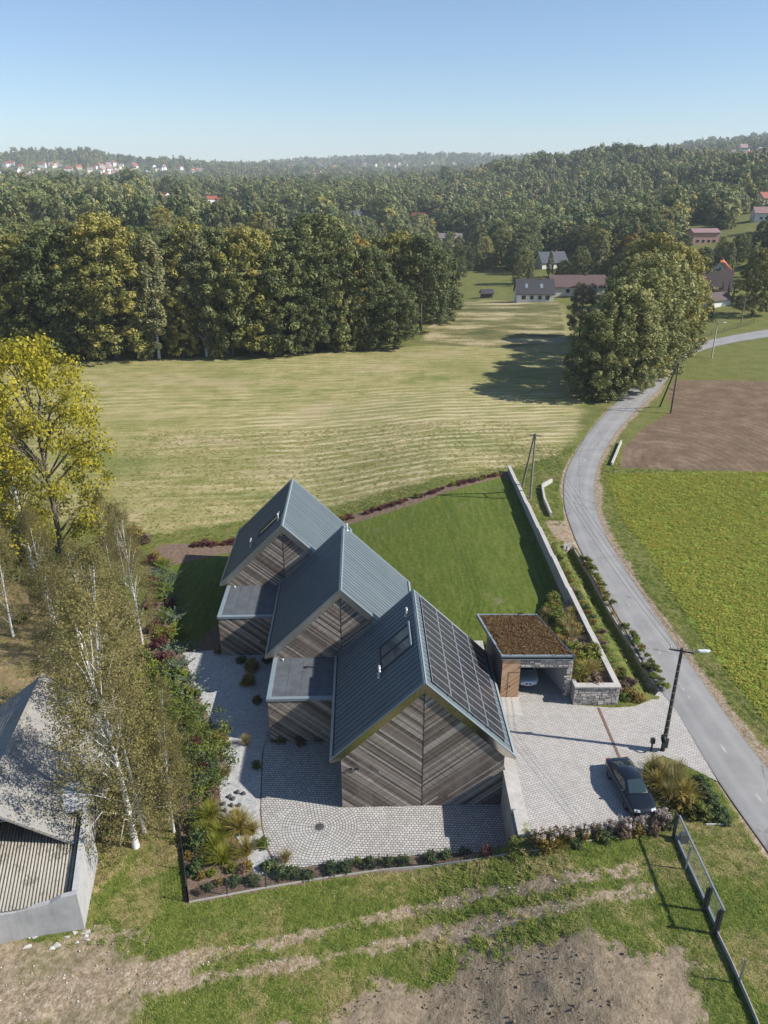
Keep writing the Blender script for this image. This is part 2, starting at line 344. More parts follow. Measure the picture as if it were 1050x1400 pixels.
def ground_material():
    t = NT('ground'); p = t.pos()
    A = t.node('ShaderNodeAttribute', _attribute_name='gA'); B = t.node('ShaderNodeAttribute', _attribute_name='gB')
    sa = t.node('ShaderNodeSeparateColor', Color=A.outputs['Color']); sb = t.node('ShaderNodeSeparateColor', Color=B.outputs['Color'])
    lawn, meadow, tall, plough = *sa.outputs[:3], A.outputs['Alpha']
    crop, soil, litter, gravel = *sb.outputs[:3], B.outputs['Alpha']
    bed = t.attr('bed')
    nbig = t.noise(p, .035, 4); nmid = t.noise(p, .28, 5, .6); nf = t.noise(p, 2.2, 5, .65); nff = t.noise(p, 9.0, 4, .7)
    mixn = t.math('MULTIPLY_ADD', nf, .55, t.math('MULTIPLY', nmid, .45))
    grass = t.ramp(t.math('MULTIPLY_ADD', nff, .35, t.math('MULTIPLY', mixn, .65)), [(.3, (.060, .080, .018)), (.46, (.115, .130, .032)), (.57, (.175, .168, .055)), (.72, (.27, .225, .105))])
    # lawn: mower streaks and worn places
    st = t.noise(t.mapping(p, (1.6, .22, 1), (0, 0, .95)), 1.6, 4, .6)
    lawnc = t.ramp(t.math('MULTIPLY_ADD', st, .5, t.math('MULTIPLY', nf, .5)), [(.30, (.060, .088, .014)), (.50, (.096, .128, .022)), (.70, (.165, .178, .045))])
    lawnc = t.mix(t.smooth(t.noise(p, .22, 5, .62, .6), .585, .72), lawnc, (.155, .150, .07))
    # mown meadow with rows of pale cut hay
    pm = t.mapping(p, (1, 1, 1), (0, 0, -.10))
    wv = t.node('ShaderNodeTexWave', Vector=pm, Scale=.155, Distortion=4.5, Detail=4, Detail__Scale=.6, Detail__Roughness=.6)
    wv.wave_type = 'BANDS'; wv.bands_direction = 'Y'
    rc = t.node('ShaderNodeVectorMath', _operation='LENGTH'); t.l.new(t.mapping(p, (1 / 34, 1 / 30, 0), (0, 0, 0), (-4 / 34, -118 / 30, 0)), rc.inputs[0])
    zone = t.smooth(t.math('ADD', rc.outputs['Value'], t.math('MULTIPLY', t.math('SUBTRACT', t.noise(p, .05, 3), .5), 1.8)), 1.35, .55)
    zone = t.math('MAXIMUM', zone, t.math('MULTIPLY', t.smooth(t.noise(t.mapping(p, (.6, 1, 1), (0, 0, 0), (5.0, 0, 0)), .028, 3, .5), .50, .64), .6))
    rowm = t.math('MULTIPLY', t.smooth(wv.outputs['Fac'], .40, .85), zone)
    streak = t.noise(t.mapping(pm, (.22, 1.7, 1)), .55, 5, .65)
    mcol = t.ramp(t.math('MULTIPLY_ADD', streak, .6, t.math('MULTIPLY', nmid, .4)), [(.28, (.125, .145, .036)), (.42, (.215, .21, .070)), (.56, (.33, .285, .130)), (.70, (.44, .37, .215))])
    patch = t.noise(t.mapping(p, (.55, 1, 1), (0, 0, .1)), .075, 5, .62)
    mcol = t.mix(t.math('MULTIPLY', t.smooth(patch, .46, .30), .75), mcol, (.13, .165, .038))
    mcol = t.mix(t.math('MULTIPLY', t.smooth(patch, .54, .68), .6), mcol, (.40, .315, .19))
    mcol = t.mix(t.math('MULTIPLY', t.math('MULTIPLY', rowm, t.smooth(streak, .34, .56)), .8), mcol, (.52, .44, .27))
    mcol = t.mix(t.math('MULTIPLY', t.smooth(nbig, .5, .66), .35), mcol, (.12, .145, .032))
    mcol = t.mix(t.math('MULTIPLY', t.smooth(nff, .5, .75), .3), mcol, (.08, .085, .025))
    tallc = t.ramp(t.math('MULTIPLY_ADD', t.noise(t.mapping(p, (.5, 1, 1)), .10, 4, .6), .7, t.math('MULTIPLY', nf, .3)), [(.40, (.075, .085, .030)), (.50, (.17, .155, .06)), (.56, (.36, .30, .17)), (.66, (.42, .35, .21))])
    # ploughed and drilled field
    q = t.mapping(p, (1, .62, 1), (0, 0, 0), (-43.0, -63.0, 0))
    fw = t.node('ShaderNodeTexWave', Vector=q, Scale=.24, Distortion=5.5, Detail=2, Detail__Scale=.10, Detail__Roughness=.5); fw.wave_type = 'RINGS'; fw.rings_direction = 'Z'
    plc = t.ramp(t.math('MULTIPLY_ADD', nf, .45, t.math('MULTIPLY', nmid, .55)), [(.3, (.105, .070, .043)), (.5, (.165, .115, .075)), (.7, (.25, .185, .13))])
    plc = t.mix(t.math('MULTIPLY', t.smooth(fw.outputs['Fac'], .45, .95), t.math('MULTIPLY', t.smooth(nmid, .46, .62), .4)), plc, (.25, .18, .115))
    plc = t.mix(t.math('MULTIPLY', t.smooth(fw.outputs['Fac'], .3, .05), .12), plc, (.075, .043, .024))
    cropc = t.ramp(t.math('MULTIPLY_ADD', nf, .6, t.math('MULTIPLY', nmid, .4)), [(.3, (.095, .15, .02)), (.5, (.165, .23, .034)), (.66, (.25, .29, .05)), (.8, (.33, .33, .075))])
    soilc = t.ramp(t.math('MULTIPLY_ADD', nff, .4, t.math('MULTIPLY', nf, .6)), [(.3, (.14, .105, .066)), (.5, (.255, .20, .135)), (.7, (.37, .305, .22))])
    litc = t.ramp(t.math('MULTIPLY_ADD', nff, .5, t.math('MULTIPLY', nmid, .5)), [(.3, (.075, .058, .030)), (.45, (.155, .125, .055)), (.56, (.255, .185, .10)), (.7, (.36, .27, .165))])
    gv = t.node('ShaderNodeTexVoronoi', Vector=p, Scale=7.0, Randomness=1.0)
    gravc = t.ramp(t.math('MULTIPLY_ADD', gv.outputs['Distance'], .35, t.math('MULTIPLY', nf, .75)), [(.3, (.15, .108, .066)), (.5, (.26, .195, .128)), (.76, (.42, .345, .255))])
    bedc = t.ramp(t.math('MULTIPLY_ADD', nff, .6, t.math('MULTIPLY', nf, .4)), [(.3, (.085, .058, .038)), (.5, (.17, .118, .085)), (.7, (.30, .225, .175))])
    def thr(mask, sharp=.22, amt=.7):
        k = t.math('ADD', mask, t.math('MULTIPLY', t.math('SUBTRACT', mixn, .5), amt)); return t.smooth(k, .5 - sharp, .5 + sharp)
    c = grass
    c = t.mix(thr(meadow, .3, 1.5), c, mcol); c = t.mix(thr(tall), c, tallc); c = t.mix(thr(crop, .2, .4), c, cropc); c = t.mix(thr(litter, .3, 1.6), c, litc)
    c = t.mix(thr(plough, .15, .35), c, plc); c = t.mix(thr(soil, .25, 1.1), c, soilc); c = t.mix(thr(gravel, .3, 1.5), c, gravc)
    c = t.mix(t.smooth(bed, .3, .7), c, bedc); c = t.mix(t.smooth(lawn, .35, .65), c, lawnc)
    rough = t.math('ADD', t.math('MULTIPLY', nff, .6), t.math('MULTIPLY', nf, 1.6))
    b1 = t.node('ShaderNodeBump', Height=rough, Strength=.55, Distance=.16)
    b2 = t.node('ShaderNodeBump', Height=fw.outputs['Fac'], Strength=t.math('MULTIPLY', plough, .3), Distance=.07, Normal=b1.outputs[0])
    b3 = t.node('ShaderNodeBump', Height=t.math('ADD', wv.outputs['Fac'], streak), Strength=t.math('MULTIPLY', meadow, .35), Distance=.12, Normal=b2.outputs[0])
    t.l.new(b3.outputs[0], t.b.inputs['Normal'])
    return t.set(Base__Color=c, Roughness=.95, Specular__IOR__Level=.12)

def axis(fine0, fine1, step, lo, hi, g):
    a = list(np.arange(fine0, fine1 + step * .5, step)); s = step
    while a[-1] < hi: s = min(s * g, max(30, abs(a[-1]) * .028)); a.append(a[-1] + s)
    b = [fine0]; s = step
    while b[-1] > lo: s = min(s * g, max(30, abs(b[-1]) * .028)); b.append(b[-1] - s)
    return np.array(b[:0:-1] + a)
def build_ground():
    xs = axis(-30, 42, .3, -5200, 5200, 1.045); ys = axis(24, 78, .3, -60, 6500, 1.022)
    X, Y = np.meshgrid(xs, ys); x = X.ravel(); y = Y.ravel()
    z = terrain(x, y)
    D = np.hypot(x, y)
    gA, gB, bed = masks(x, y)
    inl = poly_sd(LOT, x, y)
    rough = (fbm(x * .8, y * .8) - .47) * .16 + (fbm(x * 2.6, y * 2.6, 3) - .45) * .08
    z = z + rough * (gA[:, 0] < .5) * (inl > .3) * np.clip(gB[:, 1] * 2.0 + .8, 0, 2.4) * (poly_sd(UPPER, x, y) > 0)
    rd = np.minimum(line_d(RL, x, y), line_d(RR, x, y)); roadpoly = np.concatenate([RL, RR[::-1]])
    onroad = poly_sd(roadpoly, x, y)
    z = np.where(onroad < .4, z * 0 + np.minimum(far_z(x, y) - .05, -.05), z)
    nx, ny = len(xs), len(ys); i = np.arange(nx * ny).reshape(ny, nx)
    F = np.stack([i[:-1, :-1], i[:-1, 1:], i[1:, 1:], i[1:, :-1]], -1).reshape(-1, 4)
    me = np_mesh('ground', np.stack([x, y, z], 1), F, ground_material(), True, {'gA': ('FLOAT_COLOR', gA), 'gB': ('FLOAT_COLOR', gB), 'bed': ('FLOAT', bed)})
    return tag(link('ground', me), 'rolling grassy terrain with mown meadow, fields and wooded hills', None, kind='structure')
build_ground()

def mat_asphalt():
    t = NT('asphalt'); p = t.pos(); n = t.noise(p, .35, 5, .6); f = t.noise(p, 14, 4, .7)
    c = t.ramp(t.math('MULTIPLY_ADD', n, .6, t.math('MULTIPLY', f, .4)), [(.3, (.185, .18, .172)), (.5, (.245, .238, .228)), (.7, (.31, .30, .285))])
    cr = t.node('ShaderNodeTexVoronoi', Vector=t.mapping(p, (1, .45, 1), (0, 0, .5)), Scale=.14); cr.feature = 'DISTANCE_TO_EDGE'
    line = t.smooth(t.math('ADD', cr.outputs['Distance'], t.math('MULTIPLY', t.math('SUBTRACT', t.noise(p, 1.2, 4), .5), .06)), .008, .0)
    c = t.mix(t.math('MULTIPLY', line, .55), c, (.10, .097, .092))
    u = t.attr('across'); tr = t.math('MULTIPLY', t.smooth(t.math('ABSOLUTE', t.math('SUBTRACT', t.math('ABSOLUTE', t.math('SUBTRACT', u, .5)), .24)), .13, .0), .28)
    c = t.mix(tr, c, (.35, .34, .325))
    mid = t.math('MULTIPLY', t.smooth(t.math('ABSOLUTE', t.math('SUBTRACT', u, t.math('MULTIPLY_ADD', t.noise(p, .3, 3), .06, .44))), .035, .0), t.smooth(t.noise(p, .5, 4, .7), .53, .66))
    c = t.mix(t.math('MULTIPLY', mid, .75), c, (.48, .46, .43))
    edge = t.smooth(t.math('ADD', t.math('ABSOLUTE', t.math('SUBTRACT', u, .5)), t.math('MULTIPLY', t.noise(p, 1.0, 4), .06)), .47, .53)
    c = t.mix(t.math('MULTIPLY', edge, .6), c, (.16, .14, .12))
    t.bump(f, .3, .01); return t.set(Base__Color=c, Roughness=.85)
M['asphalt'] = mat_asphalt()
NS = 9
Vr = []; Ua = []
for a, b in zip(RL, RR):
    for k in range(NS):
        u = k / (NS - 1); q = a + (b - a) * u; Vr.append((q[0], q[1], 0.012 + .05 * (1 - (2 * u - 1) ** 2) + max(0, float(far_z(np.array([q[0]]), np.array([q[1]]))[0])))); Ua.append(u)
Fr = [(i*NS+k, i*NS+k+1, (i+1)*NS+k+1, (i+1)*NS+k) for i in range(RN - 1) for k in range(NS - 1)]
tag(link('road', np_mesh('road', Vr, [f[::-1] for f in Fr], M['asphalt'], True, {'across': ('FLOAT', Ua)})), 'narrow grey asphalt country road curving past the house', None, kind='structure')

# ------------------------------------------------------------------ paving
def flat(name, pts, z, mat, label, th=.12):
    mb = MB(); mb.prism([(p[0], p[1], z) for p in pts], (0, 0, -th)); o = mb.build(name, mat); return tag(o, label, None, kind='structure')
def mat_pavers():
    t = NT('concrete_block_paving'); p = t.mapping(t.pos(), (1, 1, 1), (0, 0, R(24)))
    br = t.node('ShaderNodeTexBrick', Vector=p, Scale=1.0, Color1=(.43, .405, .37), Color2=(.53, .50, .465), Mortar=(.21, .19, .17), Mortar__Size=.02, Mortar__Smooth=.3, Bias=0.0, Brick__Width=.34, Row__Height=.17)
    n = t.noise(t.pos(), .5, 5, .6); n2 = t.noise(t.pos(), 11, 4, .7)
    c = t.mix(.55, br.outputs['Color'], t.ramp(t.math('MULTIPLY_ADD', n, .55, t.math('MULTIPLY', n2, .45)), [(.3, (.62, .60, .575)), (.7, (1, 1, 1))]), 'MULTIPLY')
    t.bump(t.math('SUBTRACT', t.math('MULTIPLY', n2, .2), br.outputs['Fac']), .6, .015)
    return t.set(Base__Color=c, Roughness=.85)
def mat_cobbles(cx, cy):
    """rings of setts round the drain, straight rows elsewhere"""
    t = NT('granite_setts'); p = t.pos()
    loc = t.mapping(p, (1, 1, 1), (0, 0, 0), (-cx, -cy, 0)); s = t.node('ShaderNodeSeparateXYZ', Vector=loc)
    r = t.math('SQRT', t.math('ADD', t.math('MULTIPLY', s.outputs[0], s.outputs[0]), t.math('MULTIPLY', s.outputs[1], s.outputs[1])))
    th = t.math('ARCTAN2', s.outputs[1], s.outputs[0])
    ring = t.math('MULTIPLY', t.math('ADD', t.math('FLOOR', t.math('DIVIDE', r, .2)), .5), .2)
    vec = t.node('ShaderNodeCombineXYZ', X=t.math('MULTIPLY', th, ring), Y=r, Z=0.0).outputs[0]
    kw = dict(Scale=1.0, Color1=(.42, .405, .385), Color2=(.58, .565, .54), Mortar=(.17, .155, .135), Mortar__Size=.03, Mortar__Smooth=.25, Bias=0.0, Brick__Width=.24, Row__Height=.2)
    b1 = t.node('ShaderNodeTexBrick', Vector=vec, **kw)
    wob = t.node('ShaderNodeVectorMath', _operation='ADD')
    t.l.new(t.mapping(p, (1, 1, 1), (0, 0, R(1.7))), wob.inputs[0])
    nz = t.node('ShaderNodeTexNoise', Vector=p, Scale=.8); sc = t.node('ShaderNodeVectorMath', _operation='SCALE'); t.l.new(nz.outputs['Color'], sc.inputs[0]); sc.inputs['Scale'].default_value = .18
    t.l.new(sc.outputs[0], wob.inputs[1])
    b2 = t.node('ShaderNodeTexBrick', Vector=wob.outputs[0], **kw)
    f = t.smooth(r, 2.75, 2.8)
    c = t.mix(f, b1.outputs['Color'], b2.outputs['Color']); fac = t.mix(f, b1.outputs['Fac'], b2.outputs['Fac'])
    n = t.noise(p, .45, 5, .6); n2 = t.noise(p, 9, 4, .7)
    c = t.mix(.7, c, t.ramp(t.math('MULTIPLY_ADD', n, .5, t.math('MULTIPLY', n2, .5)), [(.3, (.60, .59, .575)), (.7, (1, 1, 1))]), 'MULTIPLY')
    t.bump(t.math('SUBTRACT', t.math('MULTIPLY', n2, .3), fac), .7, .02)
    return t.set(Base__Color=c, Roughness=.85)
def mat_gravel(name, c1, c2, sc=9.0):
    t = NT(name); p = t.pos(); v = t.node('ShaderNodeTexVoronoi', Vector=p, Scale=sc); n = t.noise(p, 1.2, 4)
    c = t.mix(t.ramp(v.outputs['Color'], [(.1, 0.0), (.9, 1.0)]), c1, c2); c = t.mix(t.math('MULTIPLY', n, .35), c, tuple(x * .6 for x in c1))
    t.bump(v.outputs['Distance'], .6, .03); return t.set(Base__Color=c, Roughness=.9)
def mat_concrete(name, c=(.46, .435, .395), var=.2):
    t = NT(name); p = t.pos(); n = t.noise(p, .8, 5, .62); n2 = t.noise(p, 12, 4, .65); st = t.noise(t.mapping(p, (2.5, 2.5, .25)), 1.1, 4, .6)
    k = t.math('ADD', t.math('MULTIPLY', n, .45), t.math('ADD', t.math('MULTIPLY', n2, .2), t.math('MULTIPLY', st, .35)))
    cc = t.ramp(k, [(.3, tuple(x * (1 - var * 1.6) for x in c)), (.52, c), (.72, tuple(min(.9, x * (1 + var)) for x in c))])
    t.bump(n2, .25, .01); return t.set(Base__Color=cc, Roughness=.85)
M['pavers'] = mat_pavers(); M['concrete'] = mat_concrete('concrete', (.36, .34, .31)); M['concrete_pale'] = mat_concrete('pale_concrete', (.44, .415, .375)); M['concrete_dark'] = mat_concrete('weathered_concrete', (.30, .285, .255))
M['gravel_white'] = mat_gravel('white_gravel', (.30, .30, .295), (.52, .515, .50)); M['mulch'] = mat_gravel('bark_mulch', (.19, .12, .085), (.40, .30, .24), 14)
DRAIN = at(437, 1131, YARD)
M['setts'] = mat_cobbles(DRAIN[0], DRAIN[1])
drive = [(9.35, 49.62), (9.35, 35.9)] + [tuple(at(*p)[:2]) for p in ((740,1146),(800,1136),(862,1126),(884,1112),(878,1075),(880,1045),(905,1033),(940,1048),(981,1068.5),(953,1021.5),(926,974.5),(902,944),(890,957),(868,966),(838,968))] + [(14.9, 48.3), (14.86, 48.3), (14.86, 49.24), (14.4, 49.24), (14.4, 49.62)]
flat('driveway', drive, .03, M['pavers'], 'pale concrete block driveway in front of the garage')
flat('concrete_strip', [(8.5, 35.4), (9.35, 35.5), (9.35, 49.2), (8.5, 49.2)], .045, M['concrete_pale'], 'pale concrete strip along the house side of the driveway', .3)
flat('doorstep', [(9.36, 46.9), (10.75, 46.9), (10.75, 49.2), (9.36, 49.2)], .06, M['concrete_pale'], 'pale concrete slab before the wooden entrance door', .2)
yard = [tuple(at(*p, YARD)[:2]) for p in ((364,1000),(690,1000))] + [(8.42, 42), (8.42, 37.0), (3.4, 36.7), (-.3, 36.5), (-3.8, 36.0)] + [tuple(at(*p, YARD)[:2]) for p in ((400,1188),(380,1186),(366,1160),(359,1130),(357,1108),(360,1030))]
flat('sett_courtyard', yard, YARD + .03, M['setts'], 'sunken courtyard of pale granite setts with ring pattern')
grav = [tuple(at(*p, YARD)[:2]) for p in ((250,893),(300,888),(400,888),(400,1002),(364,1005),(358,1030),(355,1108),(357,1130),(364,1162),(378,1188),(398,1192),(385,1200),(350,1196),(328,1152),(303,1112),(300,1075),(310,1050),(298,1000),(275,960),(262,925))]
flat('gravel_bed', grav, YARD + .02, M['gravel_white'], 'pale gravel strip between shrubs and house')
terr = [(4, 53.8), (9.0, 53.8), (9.0, 58.2), (4, 58.2)]
flat('terrace', terr, -.55, M['concrete_pale'], 'small pale terrace behind the garage', .4)
mb = MB(); mb.lathe([(0, .012), (.3, .012), (.33, 0)], 20, 0, (0, 0, 0)); d_ = mb.build('drain_cover', mat_plain('cast_iron', (.09, .09, .09), .6, .4)); d_.location = (DRAIN[0], DRAIN[1], YARD + .035)
tag(d_, 'round dark drain cover in the middle of the sett rings', 'drain')
a_, b_ = at(818, 968), at(858, 1062)
mb = MB(); mb.beam((a_[0], a_[1], .035), (b_[0], b_[1], .035), .2, .03); tag(mb.build('drain_channel', mat_plain('rusty_grate', (.17, .10, .07), .7)), 'rusty brown linear drain across the driveway', 'drain')
# ------------------------------------------------------------------ house
HA = R(1.7); HO = (2.72, 40.85, YARD)
HU = np.array([math.cos(HA), math.sin(HA), 0]); HV = np.array([-math.sin(HA), math.cos(HA), 0])
def HW(u, v, z): return np.array(HO) + HU * u + HV * v + np.array([0, 0, z])
def mat_planks(name, ang, pal, objr=.5, axis='xz'):
    t = NT(name); p = t.obj()
    q = t.mapping(p, (1, 1, 1), (0, ang, 0))
    g = t.noise(t.mapping(q, (.30, 1, 14)), 1.6, 5, .7); g2 = t.noise(t.mapping(q, (.12, 1, 3)), 1.0, 3, .6)
    r = t.rand()
    k = t.math('ADD', t.math('MULTIPLY', g, .55), t.math('ADD', t.math('MULTIPLY', r, objr * .8), t.math('MULTIPLY', g2, .45 - objr * .8)))
    c = t.ramp(k, [(i / (len(pal) - 1) * .5 + .22, cc) for i, cc in enumerate(pal)])
    st = t.noise(t.mapping(p, (.9, .9, .25)), .7, 4, .6)
    c = t.mix(t.math('MULTIPLY', t.smooth(st, .5, .68), .35), c, pal[-2])
    t.bump(g, .35, .01); return t.set(Base__Color=c, Roughness=.8, Specular__IOR__Level=.25)
WEATH = [(.050, .038, .030), (.12, .094, .076), (.20, .156, .124), (.30, .245, .200), (.48, .425, .375)]
M['plank_l'] = mat_planks('weathered_planks_falling_right', R(40), WEATH); M['plank_r'] = mat_planks('weathered_planks_rising_right', R(-40), WEATH)
NEWW = [(.36, .20, .10), (.52, .31, .175), (.66, .43, .27)]
M['larch'] = mat_planks('new_larch', R(-42), NEWW, .45)
M['backing'] = mat_plain('dark_wall_backing', (.03, .027, .025), .9)
def mat_zinc(name, c, rough=.36, metal=.35):
    t = NT(name); p = t.obj(); n = t.noise(t.mapping(p, (.4, .4, .4)), 1.5, 4, .6); r = t.rand()
    k = t.math('MULTIPLY_ADD', r, .35, t.math('MULTIPLY', n, .65))
    cc = t.ramp(k, [(.25, tuple(x * .88 for x in c)), (.75, tuple(x * 1.13 for x in c))])
    return t.set(Base__Color=cc, Roughness=t.math('MULTIPLY_ADD', n, .18, rough - .09), Metallic=metal, Specular__IOR__Level=.35)
M['roof'] = mat_zinc('blue_grey_standing_seam_steel', (.112, .137, .150), .5, .0)
M['seam'] = mat_zinc('roof_seam_steel', (.055, .068, .078), .5, .0)
M['trim'] = mat_zinc('pale_blue_grey_flashing', (.27, .32, .345), .38, .3)
M['fascia'] = mat_plain('polished_metal_fascia', (.50, .475, .43), .16, 1.0, .08)
M['gutter'] = mat_plain('dark_gutter', (.012, .014, .016), .5)
M['bitumen'] = mat_plain('bitumen_roof_felt', (.085, .095, .105), .75, 0, .22, 1.2, .2)
M['glass_roof'] = None
def mat_glass(name, c=(.02, .025, .03), rough=.04, spec=.8):
    t = NT(name); return t.set(Base__Color=c, Roughness=rough, Specular__IOR__Level=spec)
M['glass'] = mat_glass('dark_window_glass')
M['skyglass'] = mat_glass('skylight_glass', (.10, .115, .12), .06, 1.0)
M['white_metal'] = mat_plain('pale_steel', (.58, .60, .60), .4, .3)
def mat_pv():
    t = NT('photovoltaic_cells'); sp = t.node('ShaderNodeSeparateXYZ', Vector=t.attr('cell', 'Vector')); u, v = sp.outputs[0], sp.outputs[1]
    def lines(c, period, w): return t.math('LESS_THAN', t.math('ABSOLUTE', t.math('SUBTRACT', t.math('FRACT', t.math('DIVIDE', c, period)), .5)), w / period / 2)
    a = t.math('MAXIMUM', lines(v, .148, .028), lines(u, .9, .022))
    c = t.mix(a, (.012, .013, .018), (.10, .10, .105))
    return t.set(Base__Color=c, Roughness=.3, Specular__IOR__Level=.4)
M['pv'] = mat_pv(); M['alu'] = mat_plain('aluminium_frame', (.42, .43, .44), .4, .5)

house = thing('barn_house', 'house of three staggered grey metal gable roofs with weathered chevron plank walls', 'house', HO, HA)
RIDGE, EAVE, HR, HWD, RL_ = 10.77, 4.4, 6.48, 5.7, 12.5
SL = (RIDGE - EAVE) / HR
SLOPE_LEN = math.hypot(HR, RIDGE - EAVE)
def planks(parent, poly, v, ang, w, mat, clip=None, th=.025, seed=0, nrm=-1):
    """boards across polygon (u,z) on plane y=v, facing -y; ang = direction of the boards"""
    rr = random.Random(seed); dx, dz = math.cos(ang), math.sin(ang); nx, nz = -dz, dx
    s = [p[0] * nx + p[1] * nz for p in poly]; k0 = math.floor(min(s) / w); k1 = math.ceil(max(s) / w); out = []
    for k in range(k0, k1):
        q = clip_poly(poly, -nx, -nz, -(k * w + .006)); q = clip_poly(q, nx, nz, (k + 1) * w - .006) if len(q) > 2 else q
        if len(q) < 3: continue
        area = abs(sum(q[i][0]*q[(i+1)%len(q)][1]-q[(i+1)%len(q)][0]*q[i][1] for i in range(len(q)))) / 2
        if area < .01: continue
        # some boards are made of two lengths
        parts = [q]
        along = [p[0]*dx+p[1]*dz for p in q]; L0, L1 = min(along), max(along)
        if L1 - L0 > 6.5 and rr.random() < .35:
            c = rr.uniform(L0 + 1.3, L1 - 1.3); parts = [clip_poly(q, dx, dz, c - .004), clip_poly(q, -dx, -dz, -(c + .004))]
        for part in parts:
            if len(part) < 3: continue
            t_ = th + rr.uniform(-.004, .006); mb = MB(); mb.prism([(p[0], v, p[1]) for p in part], (0, nrm * t_, 0)); out.append(mb.build('plank', mat, parent))
    return out
def box_part(name, mat, parent, *a): mb = MB(); mb.box(*a); return mb.build(name, mat, parent)
def slope_pt(uc, side, s, v, h=0.0):
    """point on a roof slope: s metres down from the ridge, h above the sheet"""
    k = SLOPE_LEN; du = HR / k; dz = (RIDGE - EAVE) / k
    return (uc + side * (s * du + h * dz), v, RIDGE - s * dz + h * du)
def gable_unit(uc, v0, idx):
    z_at = lambda u: RIDGE - .42 - abs(u) * SL
    wall = MB(); vb = v0 + .16; poly = [(-HWD, 0), (HWD, 0), (HWD, z_at(HWD) - .28), (0, z_at(0) - .28), (-HWD, z_at(HWD) - .28)]
    wall.prism([(uc + p[0], vb, p[1]) for p in poly], (0, .25, 0)); w = wall.build('gable_wall', M['backing'], house)
    pl = [(uc + p[0], p[1]) for p in [(-HWD, 0), (-.02, 0), (-.02, z_at(0) - .28), (-HWD, z_at(HWD) - .28)]]
    pr = [(uc + p[0], p[1]) for p in [(.02, 0), (HWD, 0), (HWD, z_at(HWD) - .28), (.02, z_at(0) - .28)]]
    planks(w, pl, vb - .003, R(-40), .15, M['plank_l'], seed=idx * 7 + 1); planks(w, pr, vb - .003, R(40), .15, M['plank_r'], seed=idx * 7 + 2)
    box_part('centre_trim', M['backing'], w, uc - .018, uc + .018, vb - .045, vb - .004, 0, z_at(0) - .3)
    rear = MB(); rear.prism([(uc + p[0], v0 + RL_ - .4, p[1]) for p in poly], (0, .25, 0)); rear.build('gable_wall', M['plank_l'], house)
    box_part('side_wall', M['plank_l'], house, uc - HWD + .003, uc - HWD + .25, vb + .26, v0 + RL_ - .41, 0, z_at(HWD) - .1)
    box_part('side_wall', M['plank_l'], house, uc + HWD - .25, uc + HWD - .003, vb + .26, v0 + RL_ - .41, 0, z_at(HWD) - .1)
    for side in (-1, 1):
        mb = MB(); A = [slope_pt(uc, side, .02, v, h) for v, h in ((v0 + .06, -.02), (v0 + RL_ - .06, -.02))]; B = [slope_pt(uc, side, SLOPE_LEN - .03, v, -.02) for v in (v0 + RL_ - .06, v0 + .06)]
        mb.prism(A + B, (0, 0, -.28)); sl = mb.build('roof_slope', M['seam'], house)
        n = 22; pw = (RL_ - .34) / n
        for k in range(n):
            va = v0 + .17 + k * pw; vb2 = va + pw; mb = MB(); hh = random.uniform(-.003, .003)
            q = [slope_pt(uc, side, s, v, .012 + hh) for s, v in ((.16, va + .017), (SLOPE_LEN - .42, va + .017), (SLOPE_LEN - .42, vb2 - .017), (.16, vb2 - .017))]
            mb.prism(q, np.array(slope_pt(0, side, 0, 0, -.03)) - np.array(slope_pt(0, side, 0, 0, 0))); mb.build('roof_panel', M['roof'], sl)
            if k:
                mb = MB(); mb.prism([slope_pt(uc, side, s, v, .0) for s, v in ((.16, va - .014), (SLOPE_LEN - .42, va - .014), (SLOPE_LEN - .42, va + .014), (.16, va + .014))], np.array(slope_pt(0, side, 0, 0, .04)) - np.array(slope_pt(0, side, 0, 0, 0)))
                mb.build('roof_seam', M['seam'], sl)
        up = np.array(slope_pt(0, side, 0, 0, .03)) - np.array(slope_pt(0, side, 0, 0, 0))
        sgn = up
        def strip(nm, s0, s1, va, vb2, mat, h=.02):
            mb = MB(); mb.prism([slope_pt(uc, side, s, v, h) for s, v in ((s0, va), (s1, va), (s1, vb2), (s0, vb2))], sgn); return mb.build(nm, mat, house)
        strip('eave_flashing', SLOPE_LEN - .27, SLOPE_LEN, v0, v0 + RL_, M['trim'])
        strip('box_gutter', SLOPE_LEN - .41, SLOPE_LEN - .275, v0 + .15, v0 + RL_ - .15, M['gutter'], -.03)
        strip('rake_flashing', .0, SLOPE_LEN - .275, v0, v0 + .165, M['trim'])
        strip('rake_flashing', .0, SLOPE_LEN - .275, v0 + RL_ - .165, v0 + RL_, M['trim'])
        strip('ridge_cap', .0, .15, v0 + .17, v0 + RL_ - .17, M['trim'], .035)
        # polished metal fascia under the rake
        mb = MB(); a = slope_pt(uc, side, 0.0, v0 + .0, .0); b = slope_pt(uc, side, SLOPE_LEN, v0 + .0, .0)
        mb.prism([a, b, (b[0] - side * .05, b[1], b[2] - .16), (uc + side * HWD, b[1], z_at(HWD) - .27), (a[0], a[1], a[2] - .70)], (0, .05, 0)); mb.build('fascia', M['fascia'] if idx == 0 else M['fascia2'], house)
        mb = MB(); mb.prism([slope_pt(uc, side, SLOPE_LEN - .02, v, -.02) for v in (v0 + .06, v0 + RL_)] + [(uc + side * HWD, v, z_at(HWD) - .26) for v in (v0 + RL_, v0 + .06)], (0, 0, .03)); mb.build('soffit', M['seam'], house)
M['fascia2'] = mat_plain('brushed_metal_fascia', (.42, .41, .39), .32, .85, .1)
UNITS = [(0, 0), (-5.9, 12.55), (-11.8, 25.1)]
for i, (uc, v0) in enumerate(UNITS): gable_unit(uc, v0, i)
